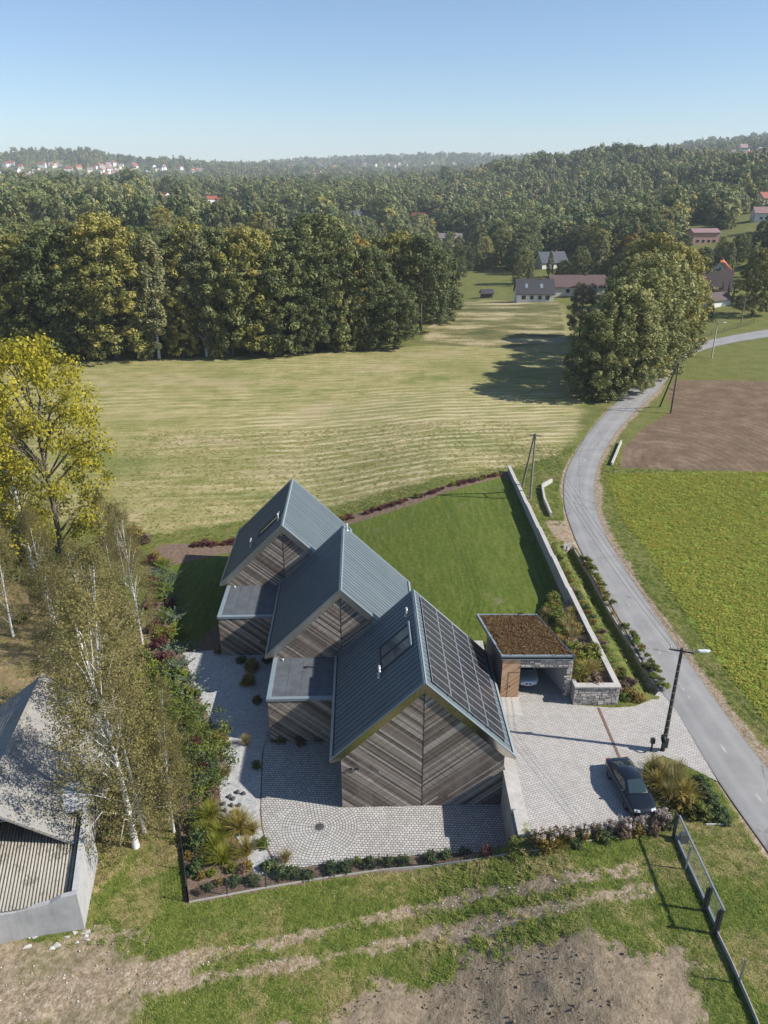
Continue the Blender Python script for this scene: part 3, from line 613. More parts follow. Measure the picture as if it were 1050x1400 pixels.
# flat-roofed wings between the gables
for i, (u0, u1, v0, v1) in enumerate([(-11.6, -5.75, 7.1, 12.66), (-17.5, -11.65, 19.3, 25.2)]):
    top = 4.25
    w = box_part('wing_wall', M['backing'], house, u0 + .05, u1, v0 + .06, v1, 0, top - .12)
    planks(w, [(u0 + .03, 0), (u1, 0), (u1, top - .16), (u0 + .03, top - .16)], v0 + .055, R(-40), .15, M['plank_l'], seed=40 + i)
    box_part('side_boarding', M['plank_l'], w, u0 + .02, u0 + .048, v0 + .06, v1, 0, top - .16)
    rf = box_part('flat_roof', M['bitumen'], house, u0 + .3, u1 + .02, v0 + .3, v1, top - .11, top - .02)
    for nm, a in (('roof_edge', (u0 - .06, u1 + .02, v0 - .03, v0 + .29, top - .17, top + .05)), ('roof_edge', (u0 - .06, u0 + .29, v0 + .292, v1, top - .17, top + .05))): box_part(nm, M['trim'], rf, *a)
    for k in range(1, 5):
        uu = u0 + .3 + k * (u1 - u0 - .3) / 5; box_part('felt_joint', M['seam'], rf, uu - .012, uu + .012, v0 + .31, v1 - .02, top - .019, top - .012)
    mb = MB(); mb.lathe([(.07, 0), (.07, .16), (.0, .19)], 10, 0, (u0 + .75, v1 - .35, top - .02)); mb.build('roof_vent', M['white_metal'], rf)
# skylights and vents
def skylight(uc, side, s0, s1, va, vb, frames):
    f = MB(); up = lambda h: np.array(slope_pt(0, side, 0, 0, h)) - np.array(slope_pt(0, side, 0, 0, 0))
    def bar(a0, a1, b0, b1, h): f.prism([slope_pt(uc, side, s, v, .02) for s, v in ((a0, b0), (a1, b0), (a1, b1), (a0, b1))], up(h))
    bar(s0, s0 + .12, va, vb, .13); bar(s1 - .12, s1, va, vb, .13); bar(s0 + .12, s1 - .12, va, va + .09, .13); bar(s0 + .12, s1 - .12, vb - .09, vb, .13)
    n = frames
    for k in range(1, n):
        v = va + (vb - va) * k / n; bar(s0 + .12, s1 - .12, v - .05, v + .05, .135)
    o = f.build('skylight', M['seam'], house)
    for k in range(n):
        x0 = va + (vb - va) * k / n + .06; x1 = va + (vb - va) * (k + 1) / n - .06
        for j in range(2 if n > 1 else 1):
            m = 2 if n > 1 else 1
            a = s0 + .13 + (s1 - s0 - .26) * j / m + (.02 if j else 0); b = s0 + .13 + (s1 - s0 - .26) * (j + 1) / m
            g = MB(); g.prism([slope_pt(uc, side, s, v, .06) for s, v in ((a, x0), (b, x0), (b, x1), (a, x1))], up(.02)); g.build('pane', M['skyglass'], o)
    h = MB(); h.prism([slope_pt(uc, side, s, v, .14) for s, v in ((s0 - .12, va - .02), (s0 - .01, va - .02), (s0 - .01, vb + .02), (s0 - .12, vb + .02))], up(.1)); h.build('roller_shutter_box', M['trim'], o)
skylight(0, -1, .75, 3.9, 5.1, 8.2, 2)
skylight(-11.8, -1, .9, 3.9, 25.1 + 3.2, 25.1 + 4.4, 1)
def roof_vent(uc, side, s, v, twin=True):
    p = np.array(slope_pt(uc, side, s, v, 0)); mb = MB()
    for dv in ((0, .42) if twin else (0,)):
        q = p + np.array([0, dv, 0]); mb.tube([q + (0, 0, -.1), q + (0, 0, .62), q + (0, -.03, .72), q + (0, -.18, .76), q + (0, -.26, .66)], [.085, .085, .095, .095, .1], 10)
        mb.lathe([(.15, -.02), (.15, .04), (.1, .09)], 12, 0, tuple(q))
    mb.build('roof_vent', M['white_metal'], house)
roof_vent(0, -1, 4.1, 4.7); roof_vent(0, -1, 1.0, 9.6, False)
roof_vent(-11.8, -1, 4.9, 27.6); roof_vent(-11.8, -1, .9, 27.8, False); roof_vent(-5.9, 1, .5, 24.6, False)
# solar panels on the sunny slope
n_s, n_v = 4, 12; s_a, s_b, v_a, v_b = .62, 8.1, .75, 12.05
pvm = None
for i in range(n_s):
    for j in range(n_v):
        ph = (s_b - s_a) / n_s; pw = (v_b - v_a) / n_v
        a, b = s_a + i * ph + .022, s_a + (i + 1) * ph - .022; c, d = v_a + j * pw + .018, v_a + (j + 1) * pw - .018
        o = MB()
        for q in (((a, c), (a + .035, c), (a + .035, d), (a, d)), ((b - .035, c), (b, c), (b, d), (b - .035, d)), ((a + .035, c), (b - .035, c), (b - .035, c + .03), (a + .035, c + .03)), ((a + .035, d - .03), (b - .035, d - .03), (b - .035, d), (a + .035, d))):
            o.prism([slope_pt(0, 1, s, v, .10) for s, v in q], np.array(slope_pt(0, 1, 0, 0, .05)) - np.array(slope_pt(0, 1, 0, 0, 0)))
        po = o.build('solar_panel', M['alu'], house)
        V = []; 
        for h in (.105, .14):
            V += [slope_pt(0, 1, s, v, h) for s, v in ((a + .035, c + .03), (b - .035, c + .03), (b - .035, d - .03), (a + .035, d - .03))]
        uvw = [(0, 0, 0), (b - a - .07, 0, 0), (b - a - .07, d - c - .06, 0), (0, d - c - .06, 0)] * 2
        me = np_mesh('cell_sheet', V, [(0,3,2,1),(4,5,6,7),(0,1,5,4),(1,2,6,5),(2,3,7,6),(3,0,4,7)], M['pv'], False, {'cell': ('FLOAT_VECTOR', uvw)}); link('cell_sheet', me, po)
for s in (.8, 2.2, 2.8, 4.2, 4.7, 6.1, 6.6, 7.9):
    q0 = slope_pt(0, 1, s, .62, .07); q1 = slope_pt(0, 1, s, 12.2, .07); mb = MB(); mb.beam(q0, q1, .05); mb.build('mounting_rail', M['gutter'], house)
# two small lamps on the front gable and a vent pipe by its right eave
for du in (-5.2, -4.75): box_part('wall_lamp', M['gutter'], house, du, du + .28, .02, .13, 3.55, 3.66)

# ------------------------------------------------------------------ garage
def mat_stone(name, cols):
    t = NT(name); p = t.pos(); n = t.noise(p, 2.0, 5, .65); n2 = t.noise(p, 18, 4, .7); r = t.attr('tint')
    k = t.math('ADD', t.math('MULTIPLY', r, .5), t.math('ADD', t.math('MULTIPLY', n, .25), t.math('MULTIPLY', n2, .25)))
    c = t.ramp(k, [(.25 + .5 * i / (len(cols) - 1), cc) for i, cc in enumerate(cols)]); t.bump(n2, .6, .03); return t.set(Base__Color=c, Roughness=.9)
M['stone'] = mat_stone('split_grey_stone', [(.23, .205, .18), (.37, .335, .295), (.50, .46, .41)])
def stones(name, a, b, z0, z1, parent, out, mat, bh=.21, bw=.42, holes=(), seed=1):
    """split-faced blocks on a wall face from a to b (2-D), proud along out"""
    rr = np.random.default_rng(seed); a = np.array(a, float)[:2]; b = np.array(b, float)[:2]; L = np.linalg.norm(b - a); d = (b - a) / L; o = np.array(out, float)
    V = []; F = []; T = []; nz = max(1, round((z1 - z0) / bh)); bh = (z1 - z0) / nz
    for r in range(nz):
        x = -rr.random() * bw
        while x < L:
            w = bw * rr.uniform(.7, 1.35); x0, x1 = max(x, 0) + .008, min(x + w, L) - .008; za, zb = z0 + r * bh + .008, z0 + (r + 1) * bh - .008; x += w
            if x1 - x0 < .05: continue
            mid = ((x0 + x1) / 2, (za + zb) / 2)
            if any(h[0] < mid[0] < h[1] and h[2] < mid[1] < h[3] for h in holes): continue
            pr = rr.uniform(.03, .09); base = len(V)
            def pt(s, z, h): q = a + d * s + o * h; return (q[0], q[1], z)
            jit = lambda: rr.uniform(-.02, .02)
            V += [pt(x0, za, 0), pt(x1, za, 0), pt(x1, zb, 0), pt(x0, zb, 0)] + [pt(x0 + .02, za + .02, pr + jit()), pt(x1 - .02, za + .02, pr + jit()), pt(x1 - .02, zb - .02, pr + jit()), pt(x0 + .02, zb - .02, pr + jit())]
            F += [[base + i for i in f] for f in ((4,5,6,7),(0,1,5,4),(1,2,6,5),(2,3,7,6),(3,0,4,7))]; T += [rr.random()] * 8
    me = np_mesh(name, V, F, mat, False, {'tint': ('FLOAT', T)}); ob = link(name, me, parent); ob['kind'] = 'stuff'
    bm = bmesh.new(); bm.from_mesh(me); bmesh.ops.recalc_face_normals(bm, faces=bm.faces); bm.to_mesh(me); bm.free(); return ob
GZ = 3.95
garage = thing('garage', 'stone and timber garage with reddish planted flat roof beside the driveway', 'garage', (9.2, 49.25, 0))
GO = np.array([9.2, 49.25, 0.])
def gl(p): return np.array([p[0] - GO[0], p[1] - GO[1], p[2] if len(p) > 2 else 0.])
GF0, GF1, GB0, GB1 = (9.15, 49.25), (14.85, 49.25), (7.9, 55.0), (13.0, 55.0)
M['plaster_grey'] = mat_concrete('grey_plaster', (.40, .39, .375), .12)
OX0, OX1, OZ = 10.75, 14.45, 2.85
mb = MB(); mb.box(*(OX1 - GO[0], GF1[0] - GO[0] - .02), .04, .3, 0, GZ - .2); mb.box(OX0 - GO[0], OX1 - GO[0], .04, .3, OZ, GZ - .2); wf = mb.build('front_wall', M['plaster_grey'], garage)
stones('stone_facing', gl((OX0, 49.28)), gl((GF1[0], 49.28)), 0, GZ - .2, wf, (0, -1), M['stone'], holes=[(-.1, OX1 - OX0, -.1, OZ)], seed=3)
mb = MB()
mb.prism([gl((GF1[0], GF1[1] + .3, 0)), gl((GB1[0], GB1[1], 0)), gl((GB1[0] - .3, GB1[1], 0)), gl((GF1[0] - .32, GF1[1] + .3, 0))], (0, 0, GZ - .2)); mb.build('side_wall', M['plaster_grey'], garage)
mb = MB(); mb.prism([gl((9.3, 49.65, 0)), gl((9.55, 49.65, 0)), gl((9.2, 55, 0)), gl((8.9, 55, 0))], (0, 0, GZ - .2)); mb.build('side_wall', M['larch_dark'] if 'larch_dark' in M else M['plank_l'], garage)
mb = MB(); mb.prism([gl((8.9, 55.01, -.6)), gl((13.0, 55.01, -.6)), gl((13.0, 55.25, -.6)), gl((8.9, 55.25, -.6))], (0, 0, GZ + .4)); mb.build('rear_wall', M['plaster_grey'], garage)
mb = MB(); mb.prism([gl((9.56, 49.6, .05)), gl((14.5, 49.6, .05)), gl((12.7, 55, .05)), gl((9.2, 55, .05))], (0, 0, -.3)); mb.build('floor', M['concrete_dark'], garage)
# timber front with the door
mb = MB(); mb.box(9.3 - GO[0], OX0 - .012 - GO[0], .02, .28, 0, GZ - .2); wd = mb.build('timber_wall', M['backing'], garage)
planks(wd, [(9.3 - GO[0], .02), (OX0 - .02 - GO[0], .02), (OX0 - .02 - GO[0], GZ - .22), (9.3 - GO[0], GZ - .22)], .018, R(42), .16, M['larch'], seed=9)
mb = MB()
for a in ((.62, .645, .05, 2.42), (.62, 1.52, 2.42, 2.445)): mb.box(a[0], a[1], -.022, -.012, a[2], a[3])
dr = mb.build('door', M['gutter'], garage); box_part('door_handle', M['gutter'], dr, .74, .80, -.075, -.023, 1.02, 1.18)
# roof with zinc edge and planted tray
roof_poly = [gl((GF0[0], GF0[1] - .12)), gl((GF1[0] + .05, GF1[1] - .12)), gl((GB1[0] + .05, GB1[1] + .3)), gl((GB0[0], GB0[1] + .3))]
mb = MB(); mb.prism([(p[0], p[1], GZ - .19) for p in roof_poly], (0, 0, .15)); gr = mb.build('roof', M['seam'], garage)
for i in range(4):
    a, b = roof_poly[i], roof_poly[(i + 1) % 4]; mb = MB(); c = sum(roof_poly) / 4; d = (b - a) / np.linalg.norm(b - a); nn = np.array([-d[1], d[0], 0])
    mb.prism([(a[0], a[1], GZ - .25), (b[0], b[1], GZ - .25), (b[0] + nn[0]*.16 - d[0]*.0, b[1] + nn[1]*.16, GZ - .25), (a[0] + nn[0]*.16, a[1] + nn[1]*.16, GZ - .25)], (0, 0, .36 + .004 * i)); mb.build('roof_edge', M['trim'] if i != 1 else M['seam'], gr)
def mat_sedum():
    t = NT('sedum_soil'); p = t.pos(); n = t.noise(p, 1.3, 5, .65); f = t.noise(p, 12, 4, .7)
    return t.set(Base__Color=t.ramp(t.math('MULTIPLY_ADD', n, .5, t.math('MULTIPLY', f, .5)), [(.3, (.08, .035, .02)), (.5, (.17, .075, .04)), (.7, (.16, .13, .045))]), Roughness=.95)
inner = [p * .965 + sum(roof_poly) / 4 * .035 for p in roof_poly]
mb = MB(); mb.prism([(p[0], p[1], GZ - .04) for p in inner], (0, 0, .07)); mb.build('planting_tray', mat_sedum(), garage)

# ------------------------------------------------------------------ garden walls
def wall_strip(name, label, pts, th, z_top, z_bot, mat, cap=None, capw=.08, caph=.1, group=None):
    """wall along a polyline with stepped or constant top; returns the root"""
    root = thing(name, label, 'wall', (pts[0][0], pts[0][1], 0), 0, group); o = np.array([pts[0][0], pts[0][1], 0])
    for i in range(len(pts) - 1):
        a, b = np.array(pts[i][:2], float), np.array(pts[i + 1][:2], float); d = (b - a) / np.linalg.norm(b - a); n = np.array([-d[1], d[0]])
        zt = z_top[i] if not np.isscalar(z_top) else z_top; zb = z_bot[i] if not np.isscalar(z_bot) else z_bot
        def quad(w, z): return [(*(a + n * w - o[:2]), z), (*(b + n * w - o[:2]), z), (*(b - n * w - o[:2]), z), (*(a - n * w - o[:2]), z)]
        mb = MB(); mb.prism(quad(th / 2, zb), (0, 0, zt - caph - zb)); mb.build('wall_panel', mat, root)
        if cap: mb = MB(); mb.prism(quad(th / 2 + capw, zt - caph + .002), (0, 0, caph)); mb.build('coping', cap, root)
    return root
wall_strip('retaining_wall', 'tall smooth concrete retaining wall between courtyard and driveway', [(8.5, 40.95), (8.5, 37.4)], .28, .16, YARD - .3, M['concrete'], M['concrete_pale'], .02, .08)
wall_strip('retaining_wall', 'low stepped end of concrete retaining wall by the fence', [(8.5, 37.39), (8.5, 35.3)], .3, -.25, YARD - .3, M['concrete'], None)
mb = MB(); mb.prism([(8.66, 35.3, -3.2), (9.5, 35.42, -3.2), (9.5, 35.7, -3.2), (8.66, 35.58, -3.2)], (0, 0, 3.2)); tag(mb.build('wall_end', M['concrete']), 'pale concrete end face of the driveway beside the fence', 'wall')
wy = [48.35, 56, 64, 71, 78.5, 86, 93.5, 100.2]; wx = [18.3, 18.1, 17.95, 17.9, 17.85, 17.8, 17.75, 17.7]; wt = [1.8, 1.75, 1.62, 1.45, 1.28, 1.12, .95]
gw = wall_strip('garden_wall', 'long grey concrete garden wall between lawn and road verge', [(x, y) for x, y in zip(wx, wy)], .34, wt, [-.6] * 7, M['concrete'], M['concrete_pale'], .05, .1)
pw = thing('planter_wall', 'short split-stone planter wall joining garage and garden wall', 'wall', (14.9, 48.35, 0))
mb = MB(); mb.box(.0, 3.55, -.02, .34, -.2, 1.7); pwm = mb.build('wall_panel', M['plaster_grey'], pw); mb = MB(); mb.box(-.02, 3.62, -.16, .4, 1.702, 1.8); mb.build('coping', M['concrete_pale'], pw)
stones('stone_facing', (0, -.022), (3.55, -.022), 0, 1.7, pwm, (0, -1), M['stone'], seed=8)
mb = MB(); mb.box(0, .3, .342, 1.0, -.2, 1.7); mb.build('wall_return', M['plaster_grey'], pw)
# planter soil behind it
mb = MB(); mb.prism([(14.95, 48.72, .3), (18.05, 48.72, .3), (17.75, 63, .1), (14.6, 57, .1), (13.4, 55.3, .1)], (0, 0, .9)); tag(mb.build('planter_soil', M['mulch']), 'raised planting bed behind the stone planter wall', None, kind='structure')
# ditch lip and culvert heads
for i in range(1):
    dl = thing('ditch_kerb', 'thin concrete kerb along the roadside ditch', 'kerb', (DITCH[0][0], DITCH[0][1], 0))
    for a, b in zip(DITCH[:-1], DITCH[1:]):
        d = (b - a) / np.linalg.norm(b - a); n = np.array([-d[1], d[0], 0]) * .62; q = np.array([DITCH[0][0], DITCH[0][1], 0]); mb = MB(); mb.beam(a + n - q + (0, 0, -.28), b + n - q + (0, 0, -.28), .12, .75); mb.build('kerb_stone', M['concrete_dark'], dl)
cv = thing('culvert', 'bent weathered concrete culvert wall by the field entrance', 'culvert', tuple(at(743, 690)))
q0 = at(743, 690)
for a, b in (((741, 668), (744, 686)), ((744, 686), (753, 707)), ((741, 667), (754, 660))):
    A = at(*a) - q0; B = at(*b) - q0; mb = MB(); mb.beam(A + (0, 0, .15), B + (0, 0, .15), .25, .9); mb.build('wall_panel', M['concrete_pale'], cv)
q0 = at(775, 749); mb = MB(); mb.box(-.6, .6, -.12, .12, -.6, .5); mb.lathe([(.32, -.14), (.26, -.14), (.26, .3)], 14, 0, (0, 0, 0)); cvh = mb.build('culvert_block', M['concrete_dark']); cvh.location = q0; cvh.rotation_euler = (0, 0, .5); tag(cvh, 'small dark concrete culvert block at the ditch start', 'culvert')
q0 = at(842, 618); mb = MB(); A = at(836, 637) - q0; B = at(849, 606) - q0; mb.beam(A + (0, 0, .1), B + (0, 0, .1), .25, .8); kb = mb.build('culvert_wall', M['concrete_pale']); kb.location = q0; tag(kb, 'straight pale concrete culvert wall beside the ploughed field', 'culvert')
# ------------------------------------------------------------------ vegetation generators
def unit(n, g): v = g.normal(size=(n, 3)); return v / np.linalg.norm(v, axis=1, keepdims=True)
def leaf_cloud(C, Rr, nper, size, g, squash=(1, 1, .8), outward=.7, shell=.55, upb=.25, tint=None, aspect=.6, jt=.18):
    C = np.asarray(C, float); Rr = np.asarray(Rr, float); n = len(C); idx = np.repeat(np.arange(n), nper)
    d = unit(len(idx), g); rad = Rr[idx] * (shell + (1 - shell) * g.random(len(idx)))
    p = C[idx] + d * rad[:, None] * np.array(squash)
    nr = d * outward + unit(len(idx), g) * (1 - outward) * 1.2 + np.array([0, 0, upb]); nr /= np.linalg.norm(nr, axis=1, keepdims=True)
    t = np.cross(nr, unit(len(idx), g)); t /= np.linalg.norm(t, axis=1, keepdims=True); b = np.cross(nr, t)
    s = (size * g.uniform(.6, 1.35, len(idx)))[:, None]
    V = np.stack([p + t * s, p + b * s * aspect, p - t * s, p - b * s * aspect], 1).reshape(-1, 3)
    F = np.arange(len(V)).reshape(-1, 4)
    tt = (g.random(n) if tint is None else np.asarray(tint))[idx] + g.normal(0, jt, len(idx))
    return V, F, np.repeat(np.clip(tt, 0, 1), 4)
def leaf_mesh(name, parts, mat):
    V = []; F = []; T = []; o = 0
    for v, f, t in parts: V.append(v); F.append(f + o); T.append(t); o += len(v)
    return np_mesh(name, np.concatenate(V), np.concatenate(F), mat, False, {'tint': ('FLOAT', np.concatenate(T))})
def crown_clumps(g, n, H, r, z0, shape='oak', cs=1.0):
    C = []; Rr = []
    for i in range(n):
        k = g.random(); z = z0 + (H - z0) * k
        if shape == 'oak': w = r * max(.12, 1 - (abs(k - .42) / .60) ** 2.6) ** .5
        elif shape == 'birch': w = r * max(.1, (1 - k) ** .55 * (k + .25) ** .3 * 1.05)
        else: w = r * (1.02 - k)
        a = g.uniform(0, 2 * math.pi); rr = w * math.sqrt(g.uniform(.2 if shape != 'oak' else .0 if k > .85 else .3, 1)) * g.uniform(.8, 1.1)
        C.append((rr * math.cos(a), rr * math.sin(a), z)); Rr.append(r * g.uniform(.15, .27) * cs * (1.0 if shape == 'oak' else .8))
    C = np.array(C); Rr = np.array(Rr); return C, Rr
def trunk_mesh(name, g, H, r0, C, mat, nl=9, lean=(0, 0), top=.8, lr=.22, mats=None):
    mb = MB(); ph = g.uniform(0, 6.28); path = []
    for k in np.linspace(0, 1, 9): path.append(np.array([lean[0] * k ** 1.3 + .012 * H * math.sin(ph + 4 * k) * k, lean[1] * k ** 1.3 + .012 * H * math.cos(ph + 3 * k) * k, H * top * k - .3]))
    mb.tube(path, [r0 * (1.25 if i == 0 else 1) * (1 - .86 * i / 8) for i in range(9)], 9)
    if len(C):
        for i in g.choice(len(C), min(nl, len(C)), replace=False):
            c = C[i]; hz = max(.12 * H, min(c[2] * .72, H * top * .95)); k = min(1, hz / (H * top)); st = np.array([np.interp(k, np.linspace(0, 1, 9), [p[j] for p in path]) for j in range(3)])
            mid = (st + c) / 2 + np.array([0, 0, .04 * H]) + g.normal(0, .01 * H, 3); mb.tube([st, mid, c], [r0 * lr * 1.5 * (1 - .6 * k), r0 * lr, r0 * lr * .3], 5, cap=False)
    me = bpy.data.meshes.new(name); me.from_pydata(mb.v, [], mb.f); me.materials.append(mat); me.polygons.foreach_set('use_smooth', mb.sm); me.update(); return me
def mat_bark(name, c, c2, birch=False):
    t = NT(name); p = t.obj(); n = t.noise(t.mapping(p, (1, 1, .25)), 5, 4, .65)
    cc = t.ramp(n, [(.3, c), (.7, c2)])
    if birch:
        s = t.noise(t.mapping(p, (.6, .6, 3.5)), 2.2, 3, .6); cc = t.mix(t.smooth(s, .56, .64), cc, (.05, .045, .04))
    t.bump(n, .5, .03); return t.set(Base__Color=cc, Roughness=.9)
M['bark'] = mat_bark('oak_bark', (.06, .05, .038), (.14, .115, .09)); M['birch_bark'] = mat_bark('white_birch_bark', (.55, .53, .50), (.74, .72, .69), True)
L_ = {
 'oak': mat_leaf('oak_leaves', [(0.057, 0.076, 0.028), (0.101, 0.123, 0.043), (0.162, 0.183, 0.060), (0.238, 0.238, 0.083)], .22),
 'oak_y': mat_leaf('turning_oak_leaves', [(0.099, 0.107, 0.030), (0.183, 0.184, 0.048), (0.277, 0.257, 0.067), (0.372, 0.301, 0.076)], .25),
 'birchf': mat_leaf('grey_green_birch_leaves', [(0.120, 0.131, 0.060), (0.190, 0.199, 0.088), (0.262, 0.262, 0.120), (0.317, 0.293, 0.135)], .28),
 'orange': mat_leaf('orange_brown_leaves', [(0.101, 0.070, 0.019), (0.202, 0.132, 0.028), (0.310, 0.178, 0.031), (0.310, 0.217, 0.046)], .25),
 'russet': mat_leaf('grey_russet_leaves', [(0.135, 0.115, 0.073), (0.215, 0.178, 0.107), (0.277, 0.222, 0.135), (0.254, 0.238, 0.127)], .25),
 'conif': mat_leaf('dark_conifer_needles', [(0.026, 0.047, 0.026), (0.044, 0.075, 0.039), (0.072, 0.104, 0.052)], .1),
 'willow': mat_leaf('olive_willow_leaves', [(0.132, 0.151, 0.055), (0.229, 0.244, 0.087), (0.337, 0.328, 0.121), (0.420, 0.383, 0.151)], .3),
 'yellow': mat_leaf('yellow_maple_leaves', [(.17, .165, .016), (.31, .285, .025), (.46, .405, .04), (.58, .47, .05)], .42, .5, .1),
 'birchn': mat_leaf('olive_brown_birch_leaves', [(.13, .110, .045), (.20, .175, .066), (.29, .245, .095), (.30, .27, .08)], .45, .6, .25),
 'green': mat_leaf('fresh_green_leaves', [(.052, .080, .016), (.095, .128, .024), (.15, .175, .034), (.20, .20, .045)], .35),
}
PROTO = {}
def tree_proto(key, leaf, H, r, z0, shape, n, nper, size, seed, bark='bark', r0=.4, nl=10, squash=(1, 1, .75), top=.8, lean=(0, 0), lr=.22, out=.7, shell=.55, cs=1.0):
    g = np.random.default_rng(seed); C, Rr = crown_clumps(g, n, H, r, z0, shape, cs)
    C[:, 0] += lean[0] * (C[:, 2] / H) ** 1.3; C[:, 1] += lean[1] * (C[:, 2] / H) ** 1.3
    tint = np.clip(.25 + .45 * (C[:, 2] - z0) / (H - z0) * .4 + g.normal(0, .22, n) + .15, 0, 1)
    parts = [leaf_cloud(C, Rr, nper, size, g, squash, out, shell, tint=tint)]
    PROTO[key] = (trunk_mesh(key + '_trunk', g, H, r0, C, M[bark], nl, lean, top, lr), leaf_mesh(key + '_crown', parts, L_[leaf]), H)
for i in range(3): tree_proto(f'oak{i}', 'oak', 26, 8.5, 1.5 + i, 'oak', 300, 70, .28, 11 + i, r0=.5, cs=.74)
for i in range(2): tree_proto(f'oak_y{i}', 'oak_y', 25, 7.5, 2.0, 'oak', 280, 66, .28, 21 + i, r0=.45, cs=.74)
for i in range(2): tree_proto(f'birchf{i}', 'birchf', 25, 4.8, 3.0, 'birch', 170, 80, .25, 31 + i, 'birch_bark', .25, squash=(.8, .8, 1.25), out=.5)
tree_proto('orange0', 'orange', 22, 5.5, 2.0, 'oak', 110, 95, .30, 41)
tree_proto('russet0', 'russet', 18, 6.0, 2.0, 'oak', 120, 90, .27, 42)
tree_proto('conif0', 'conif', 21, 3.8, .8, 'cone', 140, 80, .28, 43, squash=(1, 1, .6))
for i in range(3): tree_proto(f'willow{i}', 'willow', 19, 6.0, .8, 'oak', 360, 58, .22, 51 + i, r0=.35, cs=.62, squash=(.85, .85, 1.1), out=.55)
LABEL_OF = {}
def plant(key, name, cat, loc, scale, label, group=None, rz=None, wide=1.0, tname='trunk', cname='crown'):
    tm, cm, H = PROTO[key]
    o = thing(name, label, cat, loc, rz if rz is not None else random.uniform(0, 6.28), group, (scale * wide, scale * wide, scale))
    if tm: link(tname, tm, o)
    link(cname, cm, o); return o
def tree_at(key, px, ytop, label, group=None, name='tree', wide=1.0, z=None, h=None):
    b = GP(*px); d = ray(px[0], ytop); hh = h or (CAMH + b[1] / d[1] * d[2] - b[2])
    return plant(key, name, 'tree', b, max(.15, hh / PROTO[key][2]), label, group, wide=wide)

# ------------------------------------------------------------------ wood edge behind the meadow
G_EDGE = 'trees along the wood edge behind the meadow'
lab = {'oak': 'dark green oak in the wood edge behind the mown meadow', 'oak_y': 'yellowing oak in the wood edge behind the mown meadow', 'birchf': 'slim grey-green birch standing among the oaks behind the meadow',
       'orange': 'orange-brown tree among the dark oaks behind the meadow', 'willow': 'olive bushy tree in the wood edge behind the meadow', 'russet': 'greyish russet tree in the wood behind the meadow', 'conif': 'dark conifer in the wood behind the meadow'}
EDGE = [('oak1', -110, 482, 300, 1.1), ('oak_y0', -170, 484, 305, 1.0), ('oak2', -235, 484, 300, 1.1), ('oak0', -300, 484, 300, 1.1), ('oak2', -140, 462, 300, 1.1), ('oak0', -210, 462, 300, 1.1), ('oak1', -280, 462, 300, 1.1), ('oak0', -30, 482, 305, 1.1), ('birchf0', 25, 488, 300, 1.3), ('oak_y1', 50, 490, 318, 1.0), ('oak1', 105, 491, 305, 1.05), ('oak_y0', 160, 490, 288, 1.1), ('birchf1', 218, 490, 308, 1.25), ('oak_y1', 252, 489, 385, .9),
        ('birchf0', 283, 487, 312, 1.2), ('oak2', 318, 486, 330, 1.0), ('oak_y0', 345, 485, 300, .95), ('oak0', 385, 484, 322, .95), ('oak2', 430, 481, 350, .85), ('oak1', 440, 474, 290, 1.1), ('oak1', 415, 484, 400, .9), ('willow0', 470, 479, 385, .9),
        ('oak0', 505, 475, 330, .9), ('oak2', 540, 476, 382, 1.25), ('oak1', 575, 455, 318, 1.0), ('oak0', 602, 440, 335, 1.0), ('orange0', 487, 455, 315, 1.0), ('oak2', 468, 452, 302, 1.05), ('oak_y0', 545, 448, 312, 1.0),
        ('oak1', 5, 468, 300, 1.1), ('oak2', 80, 465, 300, 1.1), ('birchf1', 125, 468, 300, 1.2), ('oak0', 200, 466, 296, 1.1), ('oak_y1', 270, 464, 302, 1.0), ('oak1', 305, 462, 308, 1.1), ('oak_y0', 335, 460, 298, 1.1), ('oak2', 400, 458, 300, 1.1),
        ('oak0', 440, 446, 294, 1.15), ('oak1', 520, 440, 318, 1.1), ('oak2', 585, 428, 330, 1.1), ('oak0', 240, 448, 300, 1.1), ('oak1', 150, 448, 295, 1.1), ('oak2', 45, 448, 300, 1.1), ('oak_y0', 370, 445, 300, 1.1), ('oak1', -60, 470, 300, 1.2), ('birchf0', 612, 428, 345, 1.2), ('willow1', 135, 493, 420, .8), ('willow2', 200, 492, 425, .8), ('willow0', 375, 487, 420, .8), ('willow1', 85, 494, 430, .8), ('willow2', 300, 489, 425, .9), ('willow1', 500, 478, 420, .9)]
def edge_label(kk, y, yt):
    base = {'oak': 'dark green oak', 'oak_y': 'yellowing oak', 'birchf': 'slim grey-green birch', 'orange': 'orange-brown tree', 'willow': 'olive bushy tree'}[kk]
    row = 'in the front row of the wood edge on the meadow' if y >= 472 else ('in the second row of the wood edge' if y >= 455 else 'deep inside the wood behind the meadow')
    size = 'low ' if yt > 375 else ('tall ' if yt < 302 else 'mid-height ')
    return size + base + ' ' + row
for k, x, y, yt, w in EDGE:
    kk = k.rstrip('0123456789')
    tree_at(k, (x, y), yt + 7 + (8 if 190 < x < 260 or 325 < x < 410 else 0), edge_label(kk, y, yt), G_EDGE + ', ' + edge_label(kk, y, yt)[:40], {'birchf': 'birch_tree', 'willow': 'bushy_tree', 'orange': 'autumn_tree'}.get(kk, 'oak_tree'), w)
